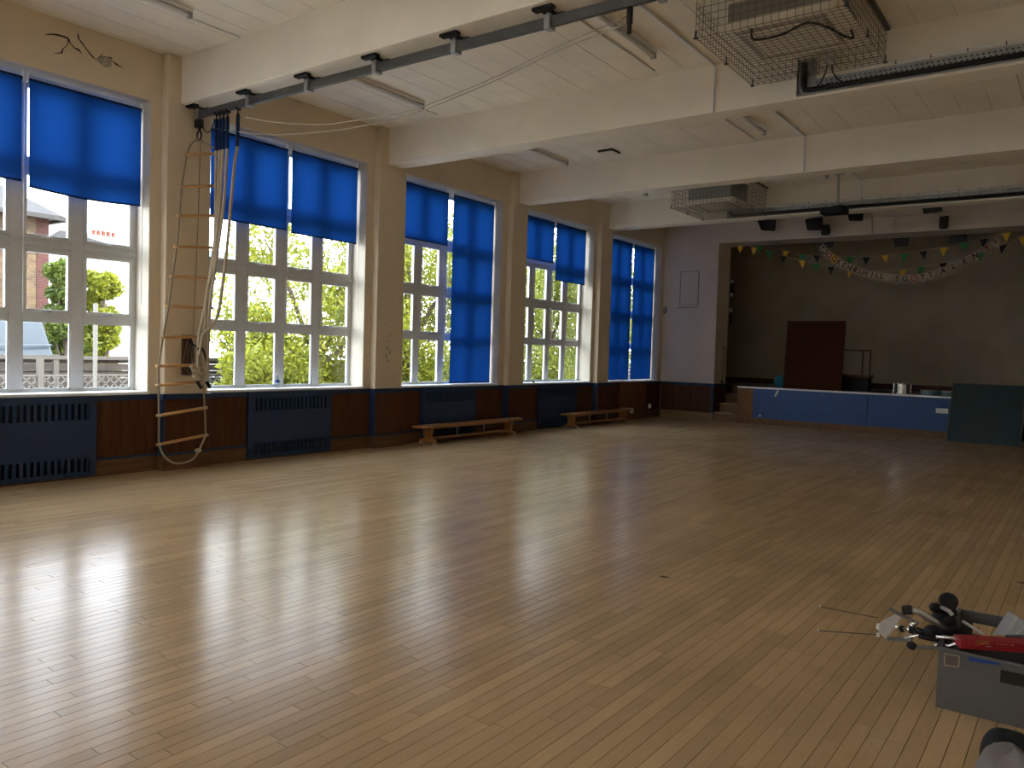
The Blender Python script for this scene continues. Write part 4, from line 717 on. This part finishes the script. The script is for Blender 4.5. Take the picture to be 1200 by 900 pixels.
# bottle on sill
bo = thing('plastic_bottle', (-.13, 7.30, ZS+.022), 'clear plastic water bottle on the window sill', 'bottle'); obj('body', MB().lathe((-.13, 7.30, ZS+.022), [(.028, 0), (.032, .008), (.032, .06), (.029, .075), (.032, .09), (.032, .13), (.022, .165), (.013, .18), (.013, .192)], 16), 'clear_plastic', bo, smooth=True)
obj('label', MB().lathe((-.13, 7.30, ZS+.022), [(.0328, .078), (.0328, .115)], 16), 'sticker_blue', bo); obj('cap', MB().lathe((-.13, 7.30, ZS+.022), [(.015, .19), (.015, .208)], 14), 'white_plastic', bo)
sm = at(653, 449, x=-.02); tag(obj('sill_knob', MB().lathe((-.03, sm.y-.9, ZS+.022), [(.025, 0), (.03, .02), (.018, .04)], 10), 'black_plastic'), 'small dark knob at the sill end beside a pilaster', 'knob')
# ------------------------------------------------------------------ crate with stand parts
CX0, CX1, CY0, CY1, CH = 8.885, 9.50, 4.165, 4.90, .285
cr = thing('storage_crate', ((CX0+CX1)/2, (CY0+CY1)/2, 0), 'grey plastic storage crate full of stand parts on the floor', 'crate')
t = .008; fl = .012
def wallpoly(ax, v0, v1, a0, a1): pass
mb = MB().box(CX0+fl, CX1-fl, CY0+fl, CY1-fl, 0, .01)
def front(y, hx0, hx1, hz0, hz1):
    for b in [(CX0, hx0, 0, CH), (hx1, CX1, 0, CH), (hx0, hx1, 0, hz0), (hx0, hx1, hz1, CH)]: mb.box(b[0], b[1], y, y+t, b[2], b[3])
front(CY0, 9.135, 9.30, .185, .245); front(CY1-t, 8.95, 9.10, .165, .225); mb.box(CX0, CX0+t, CY0+t, CY1-t, 0, CH); mb.box(CX1-t, CX1, CY0+t, CY1-t, 0, CH)
obj('tub', mb, 'crate_grey', cr)
obj('rim', MB().box(CX0-.012, CX1+.012, CY0-.008, CY0, CH-.014, CH).box(CX0-.012, CX1+.012, CY1, CY1+.012, CH-.014, CH).box(CX0-.012, CX0, CY0, CY1, CH-.014, CH).box(CX1, CX1+.012, CY0, CY1, CH-.014, CH), 'crate_grey', cr, bevel=.004)
obj('handle_frame', MB().box(9.125, 9.135, CY0-.006, CY0, .175, .255).box(9.30, 9.31, CY0-.006, CY0, .175, .255).box(9.135, 9.30, CY0-.006, CY0, .175, .185).box(9.135, 9.30, CY0-.006, CY0, .245, .255), 'crate_grey', cr)
def FP(px, py): p = at(px, py, y=CY0-.003); return p
lb = [FP(1106.5,765), FP(1125,768.5), FP(1124,782), FP(1106,780)]
def ringpoly(P, k, name, m, par, th=-.003):
    c = sum(P, Vector())/len(P); mb = MB(); n = len(P); q = [c+(p-c)*k for p in P]
    for i in range(n): mb.prism([P[i], P[(i+1) % n], q[(i+1) % n], q[i]], (0, th, 0))
    return obj(name, mb, m, par)
lo_ = obj('label_card', MB().prism([p+Vector((0, .003, 0)) for p in lb], (0, -.003, 0)), 'label_card', cr); ringpoly(lb, .82, 'label_border', 'crate_label', lo_)
obj('sticker', MB().prism([FP(1135.5,768), FP(1171.5,774), FP(1171,779.5), FP(1135,774.5)], (0, -.002, 0)), 'sticker_blue', cr)
# red box across the crate
rb = thing('red_box', (9.15, 4.20, CH), 'long flat red carton lying across the crate front', 'carton')
ra, rq = at(1126,760.5,z=CH+.004), at(1200,765.5,z=CH+.004); ud = (rq-ra).normalized(); vd = Vector((-ud.y, ud.x, 0)); hh = .042
A_, B_ = ra, ra+ud*.40; lo4 = [A_, B_, B_+vd*.085, A_+vd*.085]
obj('carton', MB().hexa(lo4, [p+Vector((0, 0, hh)) for p in lo4]), 'red_box', rb, bevel=.003)
def gl(px, py):
    d = FW+RT*((px-600)/F_PX)+UP*((450-py)/F_PX); nrm = Vector((vd.x, vd.y, 0)); t_ = (ra-CAM).dot(nrm)/d.dot(nrm); return CAM+d*t_-nrm*.0015
mb = MB(); mb.tube([gl(1143,753), gl(1146,749), gl(1147,754), gl(1150,750), gl(1151,755), gl(1154,751), gl(1155,754), gl(1159,750)], .0022, 4); mb.tube([gl(1145,756), gl(1153,754), gl(1160,755)], .0016, 4); obj('gold_script', mb, 'gold', rb)
obj('gold_line', MB().tube([gl(1168,755), gl(1187,756)], .0014, 4).ball(gl(1168,754), .003).ball(gl(1187,756), .004), 'gold', rb); obj('white_print', MB().tube([gl(1155,757.5), gl(1161,757.5)], .0022, 4), 'print_pale', rb)
# plastic bag standing in crate
vs = []; P0, P1, P2, P3 = at(1163,744,y=4.60), at(1181,716,y=4.62), at(1204,730,y=4.62), at(1204,744,y=4.60)
mb = MB().prism([P0, P1, P2, P3], (0, .012, 0)); bgx = obj('clear_bag', mb, 'poly_bag'); tag(bgx, 'clear plastic bag sticking up out of the crate', 'bag')
obj('bag_crease', MB().tube([at(1180,743,y=4.595), at(1187,733,y=4.605), at(1193,723,y=4.61)], .003, 4).tube([at(1191,743,y=4.595), at(1199,736,y=4.605)], .003, 4), 'paper_white', bgx)
# metal stand parts reaching out over the crate's left edge
sp = thing('folded_stand', (8.85, 4.30, .27), 'folded metal stand with clamps and black knobs poking out of the crate', 'stand')
Yq = 4.30
def S(px, py, dy=0): return at(px, py, y=Yq+dy)
obj('plate', MB().prism([S(1030,742), S(1028,734), S(1034,728), S(1046,722), S(1050,717), S(1056,724), S(1049,735), S(1038,749)], (0, .012, 0)), 'alu', sp, bevel=.002)
obj('end_cap', MB().tube([S(1029.5,731), S(1029,737)], .010, 8).tube([S(1029,742), S(1029,746)], .008, 8), 'paper_white', sp)
obj('side_arm', MB().tube([S(1043,713), S(1048,717), S(1062,724,.01), S(1077,731,.01)], .010, 6).tube([S(1040,748), S(1052,749), S(1066,750), S(1073,741,.01)], .011, 6), 'alu_dark', sp)
obj('linkage', MB().tube([S(1050,738), S(1060,737)], .008, 6).tube([S(1060,748), S(1075,745), S(1078,742)], .008, 6).tube([S(1068,730), S(1071,739)], .010, 6).ball(S(1052,735), .014).ball(S(1066,738), .017).ball(S(1071,731), .014), 'chrome', sp, smooth=True)
obj('collar', MB().tube([S(1055,737), S(1059,737)], .017, 8), 'black_plastic', sp); obj('collar', MB().tube([S(1066,737), S(1071,738)], .022, 10), 'black_plastic', sp)
obj('pivot_knob', MB().ball(S(1093,741), .042, .03, .036, 12, 8).tube([S(1073,738), S(1090,744)], .017, 8).tube([S(1077,745), S(1110,752)], .014, 8), 'black_plastic', sp, smooth=True)
obj('upper_leg', MB().tube([S(1069,714.5), S(1078,717,.03), S(1086,723,.05), S(1112,738,.10)], [.015, .015, .018, .018], 8), 'alu', sp, smooth=True); obj('leg_tip', MB().tube([S(1058,715), S(1068,714.5)], .023, 8), 'black_rubber', sp)
obj('lower_leg', MB().tube([S(1072,757.5), S(1095,759)], .009, 8), 'alu_dark', sp); obj('leg_tip', MB().tube([S(1063,754), S(1067,755.5), S(1073,759)], [.012, .021, .017], 8), 'black_rubber', sp, smooth=True)
obj('clamp_block', MB().ball(S(1096,712,.1), .03, .03, .024, 10, 7).ball(S(1102,722,.12), .04, .05, .04, 10, 7).ball(S(1110,727,.12), .045, .05, .045, 10, 7).ball(S(1112,738,.12), .05, .05, .05, 10, 7).tube([S(1104,735,.1), S(1118,745,.12)], .03, 8), 'black_plastic', sp, smooth=True)
obj('wheel_knob', MB().tube([S(1110.5,704,.14), S(1112,705,.10)], .042, 16).tube([S(1112,705,.14), S(1118,722,.14)], .02, 8), 'black_plastic', sp); obj('bracket', MB().tube([S(1102,711,.09), S(1112,716,.09), S(1116,721,.09)], .010, 6), 'alu', sp)
obj('steel_bar', MB().tube([S(1097,746,-.05), S(1118,748,-.05), S(1124,754,-.05), S(1112,757,-.05), S(1095,756,-.05)], .010, 8), 'chrome', sp, smooth=True)
obj('white_rod', MB().tube([S(1128,728,.2), S(1152,743,.25)], .007, 6), 'white_plastic', sp)
for (a, b, l) in [((961,711), (1029,724), 'thin wire rod with white tip pointing up out of the stand'), ((959,739), (1029,744), 'thin level wire rod with white tip beneath the other rod')]:
    p, q = at(a[0], a[1], y=4.33), at(b[0], b[1], y=Yq+.01); r_ = thing('wire_rod', p, l, 'rod', 'wire rods on the folded stand'); obj('shaft', MB().tube([p, q], .0028, 6), 'rod_metal', r_); obj('tip', MB().ball(p, .006, .006, .009, 8, 6), 'paper_white', r_, smooth=True)
# bag and jacket at the frame edge
def lump(cx_, cy_, rx, ry, h, seed, n=28, m=10, fold=.12):
    rnd = random.Random(seed); ph = [rnd.uniform(0, 6) for _ in range(4)]; vs = []; fs = []
    for i in range(m+1):
        th = (PI/2)*i/m
        for j in range(n):
            a = 2*PI*j/n; k = 1+fold*(math.sin(3*a+ph[0])*.5+math.sin(5*a+ph[1]+th*2)*.35+math.sin(8*a+ph[2])*.15)
            vs.append((cx_+rx*k*math.cos(th)**.6*math.cos(a), cy_+ry*k*math.cos(th)**.6*math.sin(a), h*math.sin(th)*(1+fold*.6*math.sin(2*a+ph[3]+th*3))))
    for i in range(m):
        for j in range(n): fs.append((i*n+j, i*n+(j+1) % n, (i+1)*n+(j+1) % n, (i+1)*n+j))
    fs.append(tuple(range(n-1, -1, -1))); return MB().add(vs, fs)
tag(obj('black_bag', lump(9.20, 3.78, .10, .09, .125, 3, fold=.05), 'cloth_black', smooth=True), 'rounded black bag on the floor beside the crate', 'bag')
jk = tag(obj('grey_jacket', lump(9.235, 3.50, .12, .13, .165, 5, fold=.16), 'cloth_grey', smooth=True), 'crumpled grey jacket lying against the black bag', 'jacket')
tag(obj('camera_strap', MB().tube([(9.245, 3.95, .01), (9.25, 3.93, .05), (9.27, 3.91, .08), (9.30, 3.90, .07), (9.33, 3.92, .01)], .016, 8), 'black_rubber', smooth=True), 'black strap curled on the floor between bag and crate', 'strap')
for (px, py, l) in [(778,676,'small dark scrap lying alone in mid floor'), (1197,683,'small brown scrap on the floor beyond the crate')]:
    p = at(px, py, z=0); tag(obj('floor_scrap', MB().prism([(p.x-.03, p.y-.008, .0005), (p.x+.02, p.y-.012, .0005), (p.x+.035, p.y+.006, .0005), (p.x-.01, p.y+.012, .0005)], (0, 0, .004)), 'ink_dark' if px < 1000 else 'terracotta'), l, 'scrap', 'scraps on the floor')
# ------------------------------------------------------------------ outside
GZ = -.45
struct(box('ground', (-80, 60, -60, 90, GZ-.3, GZ), 'concrete'), 'pale paved ground outside the windows', 'ground')
fe = thing('garden_fence', (-7, 9, GZ), 'weathered board fence with pale top rail outside', 'fence'); y = -6; ZF = 1.27
while y < 40:
    k = 0; z = GZ+.08; mb = MB()
    while z < ZF-.08: mb.box(-7.03+(.03 if k % 2 else 0), -7.01+(.03 if k % 2 else 0), y+.06, y+1.84, z, z+.145); z += .15; k += 1
    obj('fence_panel', mb, 'fence_wood', fe); obj('fence_post', MB().box(-7.05, -6.95, y-.05, y+.05, GZ, ZF+.02), 'fence_pale', fe); y += 1.9
obj('top_rail', MB().box(-7.05, -6.94, -6, 40, ZF-.07, ZF), 'fence_pale', fe)
tr = thing('trellis', (-6.3, 8, GZ), 'diamond lattice trellis standing before the fence', 'trellis'); mb = MB(); y = 3.0; Z1 = .90
while y < 12:
    for s in (1, -1):
        a = Vector((-6.3, y if s > 0 else y+1.2, GZ)); b = Vector((-6.3, (y+Z1-GZ) if s > 0 else (y+1.2-(Z1-GZ)), Z1)); mb.tube([a, b], .016, 4)
    y += .17
obj('lattice', mb, 'lattice_wood', tr); obj('top_bar', MB().box(-6.32, -6.28, 2, 13.5, Z1, Z1+.03), 'lattice_wood', tr)
for yy in (4.3, 6.72, 9.0, 11.4): obj('post', MB().box(-6.35, -6.25, yy-.05, yy+.05, GZ, 1.22), 'fence_pale', tr)
tag(obj('garden_pole', MB().tube([(-6.0, 7.58, GZ), (-6.0, 7.575, 2.3)], .04, 8), 'white_pole'), 'slim white pole standing outside by the fence', 'pole')
# tarpaulin
tp = thing('tarpaulin_cover', (-10, 6, GZ), 'pale blue tarpaulin draped over a tall garden stack', 'tarpaulin'); obj('sheet', MB().hexa([(-12.5, 2.0, GZ), (-9.8, 2.0, GZ), (-9.8, 9.05, GZ), (-12.5, 9.05, GZ)], [(-12.3, 2.3, 2.0), (-10.0, 2.3, 2.0), (-10.0, 8.35, 2.0), (-12.3, 8.35, 2.0)]), 'tarp', tp, bevel=.05)
obj('ridge_fold', MB().tube([(-9.86, 5, 1.3), (-9.87, 7.5, 1.42), (-9.9, 8.5, 1.45)], .02, 6), 'tarp', tp)
# houses
hs = thing('brick_house', (-18, 6.5, GZ), 'yellow brick house with red corner bricks and slate roof', 'house'); obj('walls', MB().box(-24, -16, 1.0, 10.75, GZ, 5.2), 'brick_yellow', hs)
obj('red_corner', MB().box(-24, -15.985, 10.76, 11.09, GZ, 5.19), 'brick_red', hs)
obj('roof', MB().hexa([(-24.4, .6, 5.2), (-15.6, .6, 5.2), (-15.6, 11.5, 5.2), (-24.4, 11.5, 5.2)], [(-20.5, 4, 7.6), (-19.5, 4, 7.6), (-19.5, 8.3, 7.6), (-20.5, 8.3, 7.6)]), 'slate', hs); obj('gutter', MB().box(-15.65, -15.5, .6, 11.5, 5.12, 5.24).box(-24.4, -15.5, 11.4, 11.55, 5.12, 5.24), 'slate', hs)
for yy in (3.0, 6.5): w_ = obj('house_window', MB().box(-16.02, -15.95, yy, yy+1.1, 2.6, 4.2), 'white_frame', hs); obj('house_pane', MB().box(-15.96, -15.945, yy+.08, yy+1.02, 2.7, 4.1), 'gasket', w_)
wh = thing('white_house', (-24, 20, GZ), 'white rendered house with grey gable roof beyond the fence', 'house'); obj('walls', MB().box(-30, -22, 16.1, 27, GZ, 5.35), 'render_white', wh); obj('roof', MB().prism([(-21.8, 15.9, 5.35), (-30.2, 15.9, 5.35), (-26, 15.9, 6.2)], (0, 11.4, 0)), 'slate', wh)
ch = thing('chimney_house', (-30, 13, GZ), 'distant house with a brick chimney and row of red pots', 'house'); obj('walls', MB().box(-40, -31.5, 10, 24.5, GZ, 5.0), 'brick_yellow', ch); obj('roof', MB().prism([(-31.2, 9.8, 5.0), (-40.2, 9.8, 5.0), (-35.5, 9.8, 6.3)], (0, 14.9, 0)), 'slate', ch)
c0 = at(107, 276, x=-35.5); c1 = at(135, 276, x=-35.5); stk = obj('chimney', MB().box(-35.9, -35.1, c0.y-.1, c1.y+.1, 5.2, c0.z), 'brick_yellow', ch)
for k in range(5): yy = c0.y+.12+(c1.y-c0.y-.24)*k/4; obj('chimney_pot', MB().lathe((-35.5, yy, c0.z), [(.14, 0), (.11, .1), (.11, .3), (.13, .33)], 10), 'terracotta', ch)
# trees
def foliage(centres, n, size, rnd):
    cs = np.array([c[:3] for c in centres]); rs = np.array([c[3:6] for c in centres]); idx = rnd.integers(0, len(cs), n)
    d = rnd.normal(size=(n, 3)); d /= np.linalg.norm(d, axis=1)[:, None]; rad = rnd.uniform(.35, 1, n)**.6; p = cs[idx]+d*rad[:, None]*rs[idx]
    u = rnd.normal(size=(n, 3)); u /= np.linalg.norm(u, axis=1)[:, None]; w = np.cross(u, rnd.normal(size=(n, 3))); w /= np.linalg.norm(w, axis=1)[:, None]
    s = size*rnd.uniform(.6, 1.3, n)[:, None]
    v = np.stack([p-u*s, p+w*s*.45, p+u*s, p-w*s*.45], axis=1).reshape(-1, 3); keep = v[:, 2].reshape(-1, 4).min(axis=1) > GZ+.02
    v = v.reshape(-1, 4, 3)[keep].reshape(-1, 3); m = len(v)//4
    mb = MB(); mb.v = v.tolist(); mb.f = [(4*i, 4*i+1, 4*i+2, 4*i+3) for i in range(m)]; return mb
def tree(x, y, h, r, label, m, seed, n=5200, trunk=True, low=.15, size=.075, cat_='tree'):
    rnd = np.random.default_rng(seed); e = thing('garden_tree' if cat_ == 'tree' else 'garden_shrub', (x, y, GZ), label, cat_, 'trees and shrubs outside the windows')
    cs = []
    for k in range(26 if r > .7 else 46):
        a = rnd.uniform(0, 2*PI); q = rnd.uniform(.1, 1)**.5*.72*r; zz = GZ+h*rnd.uniform(low, .86); s = r*rnd.uniform(.34, .55)*(1.35 if r < .7 else 1); cs.append((x+q*math.cos(a), y+q*math.sin(a), zz, s, s, s*.85))
    fo = obj('foliage', foliage(cs, n, size, rnd), m, e); fo['kind'] = 'stuff'
    mb = MB().tube([(x, y, GZ), (x+.1, y+.05, GZ+h*.4), (x+.05, y, GZ+h*.75)], [h*.03, h*.022, h*.008], 8)
    for c in cs[:7]: mb.tube([(x+.08, y+.03, GZ+h*.3), ((x+c[0])/2, (y+c[1])/2, GZ+(c[2]-GZ)*.75), c[:3]], [h*.012, h*.008, h*.003], 6)
    obj('trunk', mb, 'bark', e); return e
TL = [(-5.2, 12.2, 5.4, 2.15, 'bright yellow green leafy tree closest to the bottle window', 'leaf_yellow', 'tree', 34000, .04), (-4.6, 9.75, 2.1, .85, 'low yellow green shrub at the foot of the fence outside the bottle window', 'leaf_yellow', 'shrub', 5000, .08),
      (-5.8, 15.8, 6.6, 2.2, 'leafy green tree seen between climbing ropes and long bench window', 'leaf_yellow', 'tree', 32000, .04), (-5.6, 19.2, 6.8, 2.3, 'leafy tree outside the half blinded bench window', 'leaf_green', 'tree', 32000, .04), (-6.0, 23.0, 7.0, 2.4, 'dark green tree outside the window with unequal blinds', 'leaf_green', 'tree', 32000, .04),
      (-6.2, 27.2, 7.0, 2.5, 'mid green tree furthest along outside towards the stage', 'leaf_green', 'tree', 32000, .04), (-6.4, 32.0, 7.0, 2.6, 'broad tree outside beyond the stage end window', 'leaf_dark', 'tree', 6000, .08),
      (-13.0, 10.22, 4.7, .42, 'ivy covered shrub beside the red corner bricks of the house', 'leaf_dark', 'shrub', 15000, .1), (-13.2, 11.3, 4.6, .45, 'tall pale green shrub between brick house and white house', 'leaf_yellow', 'shrub', 15000, .1), (-13.4, 10.75, 2.6, .55, 'lower green shrub behind the slim white pole', 'leaf_green', 'shrub', 9000, .1)]
for i, (x, y, h, r, l, m, c_, n, low) in enumerate(TL): tree(x, y, h, r, l, m, 40+i, n, low=low, cat_=c_, size=.062 if x > -10 else .085)
